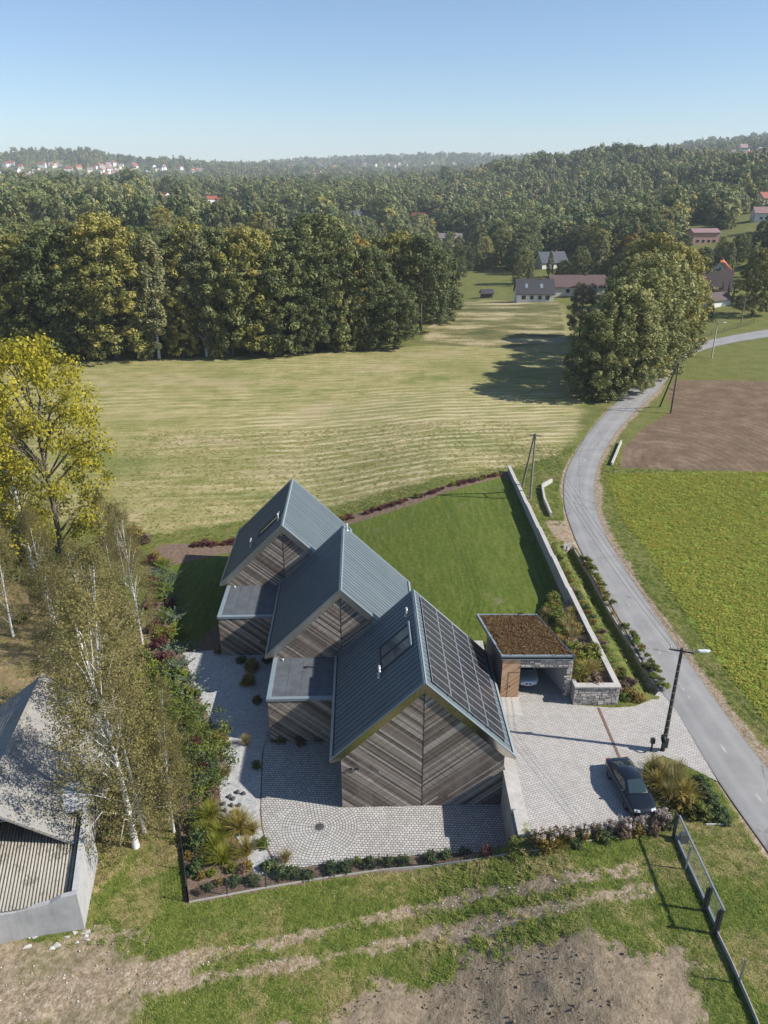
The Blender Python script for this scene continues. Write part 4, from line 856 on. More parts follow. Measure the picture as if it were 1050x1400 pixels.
# trees along the road
for k, x, y, yt, w in [('willow0', 815, 543, 425, 1.25), ('willow1', 845, 538, 395, 1.2), ('willow2', 868, 522, 372, 1.2), ('willow0', 888, 508, 350, 1.15), ('oak_y0', 905, 495, 335, 1.0), ('oak_y1', 918, 482, 345, 1.1), ('willow1', 835, 515, 400, 1.1), ('oak_y1', 880, 470, 322, 1.0), ('willow2', 860, 480, 352, 1.2), ('willow1', 905, 470, 352, 1.1), ('orange0', 928, 470, 362, 1.0)]:
    tree_at(k, (x, y), yt, {'willow': 'olive-green tree in the dense clump beside the road bend', 'oak_y': 'taller yellowing tree in the clump beside the road bend', 'orange': 'orange-tinted tree at the end of the roadside clump'}[k.rstrip('0123456789')], 'roadside tree clump', 'roadside_tree', w)
tree_at('russet0', (792, 462), 388, 'brownish tree standing alone between tall grass and roadside clump', None, 'russet_tree', .85)
# trees round the hamlet, one by one
mg = np.random.default_rng(99); HOUSE_PX = [(730, 402), (795, 396), (765, 352), (978, 398), (958, 325), (1040, 295), (614, 322), (485, 297), (572, 300), (1010, 440), (690, 403)]
hw = [GP(*p)[:2] for p in HOUSE_PX]
keys = ['oak0', 'oak1', 'oak2', 'oak_y0', 'birchf0', 'birchf1', 'willow0', 'willow1', 'russet0', 'conif0', 'oak_y1', 'orange0']; wts = np.array([4, 4, 4, 2.2, 3, 3, 3.5, 3, 1.2, 2.2, 2, .35]); wts /= wts.sum()
LT = {'oak': 'dark green broadleaf tree on the hamlet slope beyond the meadow', 'oak_y': 'yellow-green broadleaf tree on the hamlet slope beyond the meadow', 'birchf': 'slim pale birch on the hamlet slope beyond the meadow', 'willow': 'olive tree on the hamlet slope beyond the meadow', 'russet': 'russet tree on the hamlet slope beyond the meadow', 'conif': 'dark pointed conifer on the hamlet slope beyond the meadow', 'orange': 'orange autumn tree on the hamlet slope beyond the meadow'}
CLEAR = [W2([(932,300),(1000,318),(1050,322),(1060,345),(985,345),(935,330)]), W2([(620,395),(700,398),(700,420),(610,420)]), W2([(695,392),(835,388),(835,415),(695,415)]), W2([(930,405),(1060,420),(1060,470),(930,470)]),
         W2([(188,283),(240,284),(246,297),(190,297)]), W2([(330,291),(405,293),(405,303),(330,301)]), W2([(385,246),(440,248),(440,257),(385,256)]), W2([(640,372),(700,370),(700,400),(640,400)])]
def is_clear(x, y, m=0): return any(float(poly_sd(P, np.array([x]), np.array([y]))[0]) < m for P in CLEAR)
cnt = 0; placed = []
while cnt < 190:
    px = mg.uniform(-40, 1110) if mg.random() < .25 else mg.uniform(590, 1110); D = mg.uniform(258, 470); th = math.atan((px - PCX) / FPX * math.cos(PITCH)); x, y = D * math.sin(th), D * math.cos(th)
    if D < 300 and (px < 600): continue
    if is_clear(x, y, 2): continue
    if any((x - h[0]) ** 2 + (y - h[1]) ** 2 < 150 for h in hw): continue
    # keep the houses visible from the meadow side
    if any(abs(math.atan2(x, y) - math.atan2(h[0], h[1])) < 14 / np.hypot(*h) and D < np.hypot(*h) and D > np.hypot(*h) - 95 for h in hw): continue
    if any((x - q[0]) ** 2 + (y - q[1]) ** 2 < 30 for q in placed): continue
    if float(poly_sd(np.concatenate([RL, RR[::-1]]), np.array([x]), np.array([y]))[0]) < 6: continue
    k = keys[mg.choice(len(keys), p=wts)]; placed.append((x, y)); cnt += 1
    sc_ = mg.uniform(.45, .85) * (.6 if any(abs(math.atan2(x, y) - math.atan2(h[0], h[1])) < 16 / np.hypot(*h) and D < np.hypot(*h) for h in hw) else 1); hl_ = ('tall ' if sc_ > .7 else 'low ' if sc_ < .55 else 'middle-sized ') + LT[k.rstrip('0123456789')].split(' on the')[0] + (' close behind the hamlet houses' if D < 330 else ' on the slope above the hamlet' if D < 400 else ' at the foot of the wooded hill')
    if px < 600: hl_ = hl_.split(' close')[0].split(' on the')[0].split(' at the')[0] + ' in the wood beyond the meadow oaks'
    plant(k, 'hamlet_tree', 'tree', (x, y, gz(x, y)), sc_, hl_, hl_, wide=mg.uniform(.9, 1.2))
# tall conifer-dark tree right of the orange-roofed house
tree_at('oak_y0', (1028, 432), 340, 'big yellowing tree beside the orange roofed house', None, 'broadleaf_tree', 1.0)
for px in ((985, 412), (993, 414), (1001, 413)): tree_at('conif0', px, 385, 'small columnar conifer in the garden of the orange roofed house', 'garden conifers', 'columnar_conifer', .55)
tree_at('conif0', (972, 440), 418, 'dark round bush on the lawn by the far road', None, 'bush', 1.6)

# ------------------------------------------------------------------ distant wood as one mass
def scatter(name, pts, rot, scl, idx, protos, label, kind='stuff'):
    """geometry-nodes scatter of prototype meshes over points"""
    c = bpy.data.collections.new(name + '_kinds')
    for i, me in enumerate(protos): o = bpy.data.objects.new(f'{name}_{i:02d}', me); c.objects.link(o)
    me = bpy.data.meshes.new(name); pts = np.asarray(pts, np.float32); me.vertices.add(len(pts)); me.vertices.foreach_set('co', pts.ravel())
    for n, dt, a, f in (('rot', 'FLOAT_VECTOR', rot, 'vector'), ('scl', 'FLOAT_VECTOR', scl, 'vector'), ('idx', 'INT', idx, 'value')):
        q = me.attributes.new(n, dt, 'POINT'); q.data.foreach_set(f, np.asarray(a, np.int32 if dt == 'INT' else np.float32).ravel())
    ob = link(name, me); tag(ob, label, None, kind=kind)
    t = bpy.data.node_groups.new(name + '_nodes', 'GeometryNodeTree'); t.interface.new_socket('Geometry', in_out='INPUT', socket_type='NodeSocketGeometry'); t.interface.new_socket('Geometry', in_out='OUTPUT', socket_type='NodeSocketGeometry')
    gi = t.nodes.new('NodeGroupInput'); go = t.nodes.new('NodeGroupOutput'); ip = t.nodes.new('GeometryNodeInstanceOnPoints'); ci = t.nodes.new('GeometryNodeCollectionInfo')
    ci.inputs['Collection'].default_value = c; ci.inputs['Separate Children'].default_value = True; ci.inputs['Reset Children'].default_value = True
    def na(n, dt): a = t.nodes.new('GeometryNodeInputNamedAttribute'); a.data_type = dt; a.inputs['Name'].default_value = n; return a.outputs['Attribute']
    t.links.new(gi.outputs[0], ip.inputs['Points']); t.links.new(ci.outputs[0], ip.inputs['Instance']); ip.inputs['Pick Instance'].default_value = True
    t.links.new(na('idx', 'INT'), ip.inputs['Instance Index']); t.links.new(na('scl', 'FLOAT_VECTOR'), ip.inputs['Scale'])
    e2r = t.nodes.new('FunctionNodeEulerToRotation'); t.links.new(na('rot', 'FLOAT_VECTOR'), e2r.inputs[0]); t.links.new(e2r.outputs[0], ip.inputs['Rotation'])
    t.links.new(ip.outputs[0], go.inputs[0]); m = ob.modifiers.new('scatter', 'NODES'); m.node_group = t; return ob
def lod(leaf, H, r, shape, seed, n=34, nper=32, size=.80, squash=(1, 1, .8)):
    g = np.random.default_rng(seed); C, Rr = crown_clumps(g, n, H, r, H * .08, shape); Rr = Rr * 1.55
    return leaf_mesh('far_tree', [leaf_cloud(C, Rr, nper, size, g, squash, .85, .7, .35, tint=np.clip(g.normal(.5, .22, n), 0, 1))], L_[leaf])
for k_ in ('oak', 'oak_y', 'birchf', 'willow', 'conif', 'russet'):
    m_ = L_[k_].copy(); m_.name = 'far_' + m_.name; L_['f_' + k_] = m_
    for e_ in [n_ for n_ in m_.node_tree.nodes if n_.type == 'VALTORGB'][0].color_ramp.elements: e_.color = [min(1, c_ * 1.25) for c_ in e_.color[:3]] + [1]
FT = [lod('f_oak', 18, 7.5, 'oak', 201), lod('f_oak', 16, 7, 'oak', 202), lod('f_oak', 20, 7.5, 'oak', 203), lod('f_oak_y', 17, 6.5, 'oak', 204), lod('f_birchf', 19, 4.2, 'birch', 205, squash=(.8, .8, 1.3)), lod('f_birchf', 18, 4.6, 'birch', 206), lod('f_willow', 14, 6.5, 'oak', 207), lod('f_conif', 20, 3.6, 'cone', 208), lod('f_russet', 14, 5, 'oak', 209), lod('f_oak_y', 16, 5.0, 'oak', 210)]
FTW = np.array([5, 5, 5, 2.4, 3, 2.4, 2.2, 2.0, 1.0, 1.2]); FTW /= FTW.sum()
FAR_HOUSES = []
fg = np.random.default_rng(5)
def far_points(n, d0, d1, dens):
    n = int(n * 1.35); px = fg.uniform(-320, 1360, n); D = np.sqrt(fg.uniform(d0 ** 2, d1 ** 2, n)); th = np.arctan((px - PCX) / FPX * math.cos(PITCH)); x, y = D * np.sin(th), D * np.cos(th)
    keep = dens(x, y, px, D)
    for P in CLEAR: keep &= poly_sd(P, x, y) > 3
    return x[keep], y[keep], D[keep]
town = lambda x, y, px, D: fg.random(len(x)) < np.where((px < 330) & (D > 1650), .42 + .6 * sstep(.42, .56, fbm(x / 160, y / 160)), 1.0) * np.where(D > 1650, .85, 1)
clear1 = lambda x, y, px, D: (fbm(x / 90 + 3, y / 90) < np.where(px > 880, .52, .57))
PX_ = []
for n, a, b, d in ((5200, 430, 800, clear1), (7000, 800, 1350, clear1), (6500, 1350, 2300, town), (7500, 2300, 3250, town), (5000, 3300, 4700, town)): PX_.append(far_points(n, a, b, d))
FX = np.concatenate([p[0] for p in PX_]); FY = np.concatenate([p[1] for p in PX_]); FD = np.concatenate([p[2] for p in PX_])
# ------------------------------------------------------------------ distant houses
def gable_house(name, label, loc, rz, L, W, h, rise, wall, roofm, group=None, parts=True, oh=.5, wins=(), chim=False, skyl=()):
    o = thing(name, label, 'house', loc, rz, group)
    mb = MB(); mb.prism([(-L/2, -W/2, -1), (-L/2, W/2, -1), (-L/2, W/2, h), (-L/2, 0, h + rise - .05), (-L/2, -W/2, h)], (L, 0, 0)); w = mb.build('wall', wall, o)
    mb = MB(); k = rise / (W / 2)
    for s in (-1, 1): mb.prism([(-L/2 - oh, 0, h + rise + .03), (L/2 + oh, 0, h + rise + .03), (L/2 + oh, s * (W/2 + oh), h - oh * k + .03), (-L/2 - oh, s * (W/2 + oh), h - oh * k + .03)], (0, 0, .22))
    rf = mb.build('roof', roofm, o)
    if chim: mb = MB(); mb.box(L * .15, L * .15 + .7, -.35, .35, h + rise - .8, h + rise + .9); mb.build('chimney', M['brick'], rf)
    for (u, z, ww, hh) in wins:
        mb = MB(); mb.box(u - ww/2 - .08, u + ww/2 + .08, -W/2 - .06, -W/2 - .004, z - .08, z + hh + .08); f = mb.build('window', M['paint'], o); mb = MB(); mb.box(u - ww/2, u + ww/2, -W/2 - .085, -W/2 - .062, z, z + hh); mb.build('pane', M['glass'], f)
    for u in skyl:
        z1 = h + rise * .62; z0 = h + rise * .34; y1 = -(W/2) * .38; y0 = -(W/2) * .66; mb = MB(); mb.prism([(u - .45, y0, z0 + .27), (u + .45, y0, z0 + .27), (u + .45, y1, z1 + .27), (u - .45, y1, z1 + .27)], (0, 0, .08)); mb.build('skylight', M['trim'], rf)
    return o
M['paint'] = mat_plain('white_render', (.72, .71, .68), .8, 0, .06); M['cream'] = mat_plain('cream_render', (.62, .56, .44), .8, 0, .08); M['pinkwall'] = mat_plain('pink_render', (.52, .30, .24), .8, 0, .08); M['greenwall'] = mat_plain('pale_turquoise_render', (.48, .58, .56), .8, 0, .06)
M['brick'] = mat_plain('red_brick', (.26, .10, .065), .85, 0, .15)
def mat_tiles(name, c, ang=0):
    t = NT(name); p = t.obj(); b = t.node('ShaderNodeTexBrick', Vector=p, Scale=1.0, Color1=c, Color2=tuple(x * .8 for x in c), Mortar=tuple(x * .55 for x in c), Mortar__Size=.015, Brick__Width=.35, Row__Height=.35, Bias=0.0); n = t.noise(p, .8, 4)
    return t.set(Base__Color=t.mix(.5, b.outputs['Color'], t.ramp(n, [(.3, .7), (.7, 1.0)]), 'MULTIPLY'), Roughness=.7)
M['t_dark'] = mat_tiles('dark_grey_roof_tiles', (.050, .048, .052)); M['t_plum'] = mat_tiles('plum_brown_roof_tiles', (.13, .075, .07)); M['t_brown'] = mat_tiles('brown_roof_tiles', (.095, .065, .055)); M['t_orange'] = mat_tiles('orange_roof_tiles', (.62, .16, .05)); M['t_red'] = mat_tiles('red_roof_tiles', (.34, .085, .05)); M['t_pink'] = mat_tiles('dusty_pink_roof', (.33, .20, .19)); M['t_mauve'] = mat_tiles('mauve_roof', (.24, .185, .19)); M['t_blue'] = mat_tiles('slate_blue_roof', (.055, .065, .085))
def hp(px, py): return GP(px, py)
W4 = [(-4, 1, 1.4, 1.3), (-1.2, 1, 1.2, 1.3), (1.6, 1, 1.2, 1.3), (4.2, 1, 1.4, 1.3)]
gable_house('house', 'white house with dark grey roof and skylights beyond the tall grass', hp(729, 411), R(-3), 12.5, 9, 3.0, 4.2, M['paint'], M['t_dark'], wins=W4, chim=True, skyl=(-3, 2.2))
gable_house('house', 'long house with plum-brown roof beside the dark grey roof', hp(790, 404) + (0, 4, 0), R(2), 20, 8, 3.2, 3.4, M['cream'], M['t_plum'], wins=W4, chim=True)
gable_house('shed', 'small dark garden shed at the lawn edge beyond the wood', hp(665, 407), R(5), 4.2, 3, 1.9, 1.1, M['t_brown'], M['t_dark'])
gable_house('house', 'slate blue roofed house among trees above the plum roof', hp(752, 366), R(18), 14, 9, 3, 4.5, M['paint'], M['t_blue'], chim=True, wins=W4)
gable_house('house', 'brown roofed house with gable towards the road', hp(968, 408), R(-20), 12, 11, 3.6, 5.6, M['cream'], M['t_brown'], wins=W4, chim=True)
gable_house('house', 'turquoise walled house with bright orange roof by the far road', hp(992, 398) + (2, 12, 0), R(62), 9, 8.5, 4.6, 4.2, M['greenwall'], M['t_orange'], chim=True, wins=W4[1:3])
gable_house('outbuilding', 'low brown roofed outbuilding before the orange roofed house', hp(975, 418), R(24), 9, 5, 2.2, 1.8, M['paint'], M['t_brown'])
gable_house('house', 'dusty pink house with shallow roof on the wooded slope', hp(959, 333), R(0), 13, 10, 5.5, 1.6, M['pinkwall'], M['t_pink'], wins=W4)
gable_house('house', 'white house with pinkish red roof at the edge of the slope meadow', hp(1046, 302), R(-8), 15, 10, 4.5, 3.0, M['paint'], M['t_pink'], wins=W4)
gable_house('house', 'red roofed house above the white one on the slope', hp(1046, 279), R(20), 13, 10, 4, 4, M['cream'], M['t_red'], wins=W4)
gable_house('house', 'low building with mauve roof between the trees', hp(614, 331), R(-4), 17, 10, 3.0, 2.6, M['paint'], M['t_mauve'], wins=W4)
gable_house('house', 'dark roofed house with cream gable deep in the wood', hp(486, 301), R(35), 12, 9, 3, 4.2, M['cream'], M['t_blue'], wins=W4)
gable_house('house', 'red roofed house half hidden behind the wood', hp(572, 303), R(-25), 12, 9, 3, 4.2, M['paint'], M['t_red'], wins=W4)
gable_house('house', 'white house with dark steep roof high on the slope', hp(1034, 236), R(30), 20, 15, 5, 9, M['paint'], M['t_blue'])
gable_house('house', 'long pale house near the wooded crest', hp(934, 226), R(0), 26, 14, 6, 6, M['paint'], M['t_pink'])
gable_house('house', 'flat white house near the wooded crest', hp(931, 216), R(-10), 30, 14, 7, 2.5, M['paint'], M['t_dark'])
hg = np.random.default_rng(77)
TOWN = [(hg.uniform(0, 185), hg.uniform(226, 257)) for _ in range(75)] + [(hg.uniform(60, 330), hg.uniform(222, 246)) for _ in range(30)] + [(hg.uniform(395, 560), hg.uniform(226, 240)) for _ in range(42)] + [(hg.uniform(560, 690), hg.uniform(224, 232)) for _ in range(10)] + [(hg.uniform(925, 1045), hg.uniform(205, 226)) for _ in range(16)] + [(290, 280), (305, 283), (228, 275), (225, 254), (270, 251), (430, 243), (425, 244), (350, 250)]
wallset = [M['paint'], M['paint'], M['cream'], M['paint']]; roofset = [M['t_red'], M['t_orange'], M['t_brown'], M['t_dark'], M['t_red'], M['t_pink']]; rname = ['red', 'orange', 'brown', 'dark grey', 'red', 'pinkish']
tmesh = {}
for px, py in TOWN:
    p = GP(px, py); D = np.hypot(p[0], p[1])
    if D > 4400 or D < 480: continue
    FAR_HOUSES.append(p); i = hg.integers(len(roofset)); j = hg.integers(4)
    if (i, j) not in tmesh:
        mb = MB(); L, W, h, rise = hg.uniform(14, 21), hg.uniform(11, 14), hg.uniform(6, 9), hg.uniform(4, 7)
        mb.prism([(-L/2, -W/2, -3), (-L/2, W/2, -3), (-L/2, W/2, h), (-L/2, 0, h + rise - .1), (-L/2, -W/2, h)], (L, 0, 0), 0)
        for s in (-1, 1): mb.prism([(-L/2 - .6, 0, h + rise), (L/2 + .6, 0, h + rise), (L/2 + .6, s * (W/2 + .6), h - .4), (-L/2 - .6, s * (W/2 + .6), h - .4)], (0, 0, .3), 1)
        o = mb.build('town_house', [wallset[j], roofset[i]]); tmesh[(i, j)] = o.data
    else: o = link('town_house', tmesh[(i, j)])
    o.location = p; o.rotation_euler = (0, 0, hg.uniform(0, 3.14)); s = hg.uniform(.75, 1.1) * (.62 if D < 1000 else 1); o.scale = (s, s, s)
    side = 'left hill' if px < 335 else ('right-hand crest' if px > 900 else 'far middle ridge')
    place = {'left hill': 'small pale house with %s roof in the far hillside town', 'right-hand crest': 'small pale house with %s roof near the wooded crest', 'far middle ridge': 'small pale house with %s roof on the far blue ridge'}[side]
    tag(o, place % rname[i], 'house', 'distant houses ' + {'left hill': 'in the hillside town', 'right-hand crest': 'near the crest', 'far middle ridge': 'on the far ridge'}[side] + ', ' + rname[i] + ' roofs')
# remaining far trees, leaving the houses in view
x, y, D = FX, FY, FD; keep = np.ones(len(x), bool); small = np.ones(len(x))
allh = FAR_HOUSES + [np.array([*h, 0]) for h in hw] + [GP(1046, 302), GP(1046, 279), GP(1034, 236), GP(934, 226), GP(931, 216), GP(752, 366)]
for h in allh:
    Dh = np.hypot(h[0], h[1]); ca, sa = h[1] / Dh, h[0] / Dh; al = x * sa + y * ca - Dh; ac = x * ca - y * sa
    keep &= ~((np.abs(ac) < 13) & (al > -(60 + Dh * .035)) & (al < 14)); small = np.where((np.abs(ac) < 20) & (al > -260) & (al < 0), .5, small)
for P in CLEAR:
    c_ = P.mean(0); Dh = np.hypot(*c_); ca, sa = c_[1] / Dh, c_[0] / Dh; al = x * sa + y * ca - Dh; ac = x * ca - y * sa; small = np.where((np.abs(ac) < 35) & (al > -200) & (al < 0), .5, small)
x, y, D, small = x[keep], y[keep], D[keep], small[keep]; n = len(x)
z = terrain(x, y) - .6; s = fg.uniform(.75, 1.35, n) * np.where(D > 2300, 1.2, 1); s = np.where(D < 800, s * .85, s) * small
idx = fg.choice(len(FT), n, p=FTW); nn = fbm(x / 120 + 40, y / 120); idx = np.where((nn > .56) & (fg.random(n) < .6), 4 + (idx % 2), idx)
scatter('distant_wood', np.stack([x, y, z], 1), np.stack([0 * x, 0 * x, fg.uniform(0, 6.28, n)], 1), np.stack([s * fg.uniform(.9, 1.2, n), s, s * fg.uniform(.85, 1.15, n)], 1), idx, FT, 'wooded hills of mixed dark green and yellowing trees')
# masts on the skyline
for px, pyb, pyt, lb in ((744, 224, 206, 'lattice radio mast on the far ridge'), (857, 212, 190, 'thin mast behind the wooded crest'), (136, 243, 222, 'pale mast in the hillside town')):
    b = GP(px, pyb); d = ray(px, pyt); h = CAMH + b[1] / d[1] * d[2] - b[2]; o = thing('radio_mast', lb, 'mast', b); mb = MB(); w = h * .035
    for sx, sy in ((1, 1), (-1, 1), (-1, -1), (1, -1)): mb.tube([(sx * w, sy * w, -2), (sx * w * .15, sy * w * .15, h)], h * .006, 4)
    for k in range(8):
        z0, z1 = h * k / 8, h * (k + 1) / 8; a = w * (1 - .85 * k / 8); b2 = w * (1 - .85 * (k + 1) / 8); mb.tube([(-a, -a, z0), (b2, -b2, z1)], h * .004, 4); mb.tube([(a, -a, z0), (-b2, -b2, z1)], h * .004, 4)
    mb.build('lattice', M['alu'], o); mb = MB(); mb.tube([(0, 0, h * .95), (0, 0, h * 1.12)], h * .006, 5); mb.build('antenna', M['alu'], o)
# ------------------------------------------------------------------ small plants
L_['grass_yg'] = mat_leaf('yellow_green_grass_blades', [(.13, .15, .015), (.22, .24, .025), (.32, .31, .05)], .4, .5, .2)
L_['grass_gold'] = mat_leaf('golden_grass_blades', [(.17, .145, .03), (.33, .26, .06), (.46, .36, .12)], .4, .5, .2)
L_['grass_tan'] = mat_leaf('tan_grass_blades', [(.15, .15, .04), (.29, .235, .09), (.48, .385, .21)], .4, .6, .25)
L_['dkgreen'] = mat_leaf('dark_shrub_leaves', [(0.033, 0.060, 0.021), (0.063, 0.099, 0.033), (0.117, 0.147, 0.048)], .2)
L_['lime'] = mat_leaf('lime_shrub_leaves', [(0.096, 0.144, 0.019), (0.180, 0.228, 0.029), (0.288, 0.300, 0.048)], .35)
L_['juniper'] = mat_leaf('grey_green_juniper', [(0.068, 0.108, 0.068), (0.128, 0.173, 0.112), (0.225, 0.270, 0.188)], .15)
L_['juniper_y'] = mat_leaf('yellow_green_juniper', [(0.098, 0.150, 0.024), (0.173, 0.232, 0.039), (0.270, 0.307, 0.068)], .2)
L_['red'] = mat_leaf('dark_red_barberry_leaves', [(0.056, 0.020, 0.022), (0.112, 0.037, 0.037), (0.188, 0.065, 0.053)], .25)
L_['ochre'] = mat_leaf('ochre_leaves', [(0.132, 0.102, 0.024), (0.252, 0.186, 0.042), (0.396, 0.288, 0.072)], .35)
L_['pink'] = mat_leaf('brown_pink_leaves', [(.11, .068, .05), (.19, .12, .085), (.30, .21, .16)], .3)
L_['bloom'] = mat_leaf('faded_white_bloom', [(.42, .34, .30), (.58, .50, .45), (.72, .66, .62)], .35, .7, .1)
L_['box'] = mat_leaf('boxwood_leaves', [(0.046, 0.081, 0.013), (0.091, 0.150, 0.021), (0.156, 0.221, 0.033)], .25)
def blades(n, h, spread, g, w=.018, arch=.55, base=.12, seg=3):
    a = g.uniform(0, 6.28, n); l = h * g.uniform(.65, 1.1, n); lean = spread * g.uniform(.15, 1.0, n); b0 = base * np.sqrt(g.random(n)); a0 = g.uniform(0, 6.28, n)
    o = np.stack([b0 * np.cos(a0), b0 * np.sin(a0), 0 * a], 1); d = np.stack([np.cos(a), np.sin(a), 0 * a], 1); s = np.stack([-np.sin(a), np.cos(a), 0 * a], 1); V = []
    for k in range(seg + 1):
        t = k / seg; c = o + d * (lean * t ** 1.6)[:, None] + np.array([0, 0, 1]) * (l * (t - arch * t * t * (lean / max(spread, 1e-3)))) [:, None]; ww = w * (1 - .85 * t)
        V += [c - s * ww, c + s * ww]
    V = np.stack(V, 1); m = 2 * (seg + 1); F = np.concatenate([np.stack([np.arange(n) * m + 2 * k, np.arange(n) * m + 2 * k + 1, np.arange(n) * m + 2 * k + 3, np.arange(n) * m + 2 * k + 2], 1) for k in range(seg)])
    return V.reshape(-1, 3), F, np.repeat(np.clip(g.normal(.5, .25, n), 0, 1), m)
def P_grass(key, leaf, n=220, h=1.0, spread=.75, seed=1, w=.016): g = np.random.default_rng(seed); PROTO[key] = (None, leaf_mesh(key, [blades(n, h, spread, g, w)], L_[leaf]), h)
for i in range(2):
    P_grass(f'fountain_yg{i}', 'grass_yg', 260, 1.0, .85, 61 + i); P_grass(f'fountain_gold{i}', 'grass_gold', 240, 1.0, .85, 64 + i); P_grass(f'fountain_tan{i}', 'grass_tan', 240, 1.05, .7, 67 + i)
def P_shrub(key, leaf, seed, n=46, nper=26, size=.055, r=.5, h=.9, squash=(1, 1, .8), extra=None, cl=.17):
    g = np.random.default_rng(seed); d = unit(n, g); d[:, 2] = np.abs(d[:, 2]); C = d * np.array([r, r, h * .8]) * g.uniform(.35, 1.0, (n, 1)) + np.array([0, 0, h * .12]); Rr = g.uniform(.7, 1.3, n) * cl
    parts = [leaf_cloud(C, Rr, nper, size, g, squash, .6, .3)]
    if extra:
        lf, m, rr = extra; i = np.argsort(-C[:, 2])[:m]; parts2 = leaf_cloud(C[i] + np.array([0, 0, .1]), np.full(m, rr), 46, .035, g, (1, 1, .8), .85, .8); V, F, T = parts[0]
        me = np_mesh(key, np.concatenate([V, parts2[0]]), np.concatenate([F, parts2[1] + len(V)]), None, False, {'tint': ('FLOAT', np.concatenate([T, parts2[2]]))}, [L_[leaf], L_[lf]], [0] * len(F) + [1] * len(parts2[1]))
    else: me = leaf_mesh(key, parts, L_[leaf])
    PROTO[key] = (None, me, h)
P_shrub('shrub_dk', 'dkgreen', 71); P_shrub('shrub_lime', 'lime', 72); P_shrub('shrub_green', 'green', 73, 60, 30, .06, .6, 1.1); P_shrub('shrub_red', 'red', 74); P_shrub('shrub_ochre', 'ochre', 75); P_shrub('shrub_pink', 'pink', 76)
P_shrub('box_ball', 'box', 77, 90, 30, .03, .42, .75, cl=.09); P_shrub('hydrangea', 'pink', 78, 40, 22, .06, .55, 1.0, extra=('bloom', 16, .16)); P_shrub('hydrangea_g', 'ochre', 79, 40, 22, .06, .5, .9, extra=('bloom', 9, .13))
def P_juniper(key, leaf, seed):
    g = np.random.default_rng(seed); C = []; Rr = []
    for k in range(26):
        a = g.uniform(0, 6.28); L = g.uniform(.5, 1.15); e = g.uniform(.25, .9)
        for t in np.linspace(.15, 1, 7): C.append((L * t * math.cos(a) * math.cos(e * .8), L * t * math.sin(a) * math.cos(e * .8), L * t * math.sin(e) * .95 + .05)); Rr.append(.13 * (1.15 - .75 * t))
    n = len(C); PROTO[key] = (None, leaf_mesh(key, [leaf_cloud(C, Rr, 16, .045, g, (1, 1, .8), .5, .2, aspect=.35)], L_[leaf]), 1.0)
P_juniper('juniper', 'juniper', 81); P_juniper('juniper_y', 'juniper_y', 82)
def bush(key, px, size, label, cat='shrub', name=None, group=None, z=None, dz=0.0, wide=1.0):
    p = GP(*px) if z is None else at(px[0], px[1], z); me = PROTO[key][1]; o = link(name or key, me); o.location = (p[0], p[1], p[2] + dz); s = size / PROTO[key][2]; o.scale = (s * wide, s * wide, s); o.rotation_euler = (0, 0, random.uniform(0, 6.28))
    return tag(o, label, cat, group)
# front bed along the fence
for px, s in (((453, 1190), .95), ((472, 1188), .9), ((505, 1183), .85), ((530, 1181), .8), ((552, 1180), .85), ((588, 1176), .9), ((609, 1173), .85), ((636, 1170), .85), ((420, 1199), .8), ((346, 1206), .85), ((320, 1207), .8), ((368, 1188), .95), ((386, 1196), 1.0), ((402, 1196), .9)):
    bush('shrub_dk', px, s, 'small dark green shrub in the bed inside the front fence', 'shrub', 'small_shrub', 'dark shrubs along the front fence')
bush('shrub_lime', (489, 1180), .6, 'small lime-yellow shrub among dark shrubs by the front fence', name='small_shrub'); bush('shrub_red', (664, 1167), .7, 'small reddish shrub by the fence next to the retaining wall', name='small_shrub')
bush('shrub_ochre', (275, 1200), .6, 'low ochre shrub in the fence corner bed', name='small_shrub')
for px, s, k in (((288, 1119), 1.7, 'yg0'), ((302, 1145), 1.6, 'yg1'), ((306, 1180), 1.75, 'yg0'), ((296, 1162), 1.5, 'yg1'), ((282, 1140), 1.3, 'yg0')): bush('fountain_' + k, px, s, 'yellow-green fountain grass clump beside the left fence bed', 'grass clump', 'ornamental_grass', 'yellow-green grass clumps')
for px, s, k in (((329, 1138), 1.9, 'gold0'), ((338, 1168), 1.6, 'gold1'), ((325, 1124), 1.4, 'gold1'), ((345, 1140), 1.3, 'gold1')): bush('fountain_' + k, px, s, 'golden fountain grass clump at the gravel edge of the courtyard', 'grass clump', 'ornamental_grass', 'golden grass clumps')
bush('fountain_tan0', (311, 1060), 1.25, 'straw-coloured grass clump by the gravel path', 'grass clump', 'ornamental_grass'); bush('fountain_tan1', (391, 1178), 1.2, 'tan grass clump behind the front fence beside the setts', 'grass clump', 'ornamental_grass'); bush('fountain_tan0', (336, 1018), 1.2, 'straw-coloured grass clump in the shade of the house', 'grass clump', 'ornamental_grass')
bush('box_ball', (360, 1157), .85, 'clipped green box ball on gravel by the sett rings', 'shrub', 'box_ball'); bush('box_ball', (351, 1049), .75, 'clipped box ball in the house shadow', 'shrub', 'box_ball')
tree = bush('shrub_dk', (270, 1156), 1.9, 'upright dark conifer-like shrub by the left fence', 'shrub', 'upright_shrub', wide=.75); bush('shrub_dk', (268, 1192), 1.3, 'dark shrub in the left fence bed below the upright one', 'shrub', 'dark_shrub', wide=.8); bush('shrub_dk', (262, 1120), 1.2, 'dark shrub near the top of the left fence', 'shrub', 'dark_shrub')
bush('shrub_pink', (292, 1092), .7, 'low brownish-pink ground shrub above the fountain grasses', name='ground_shrub', wide=1.8)
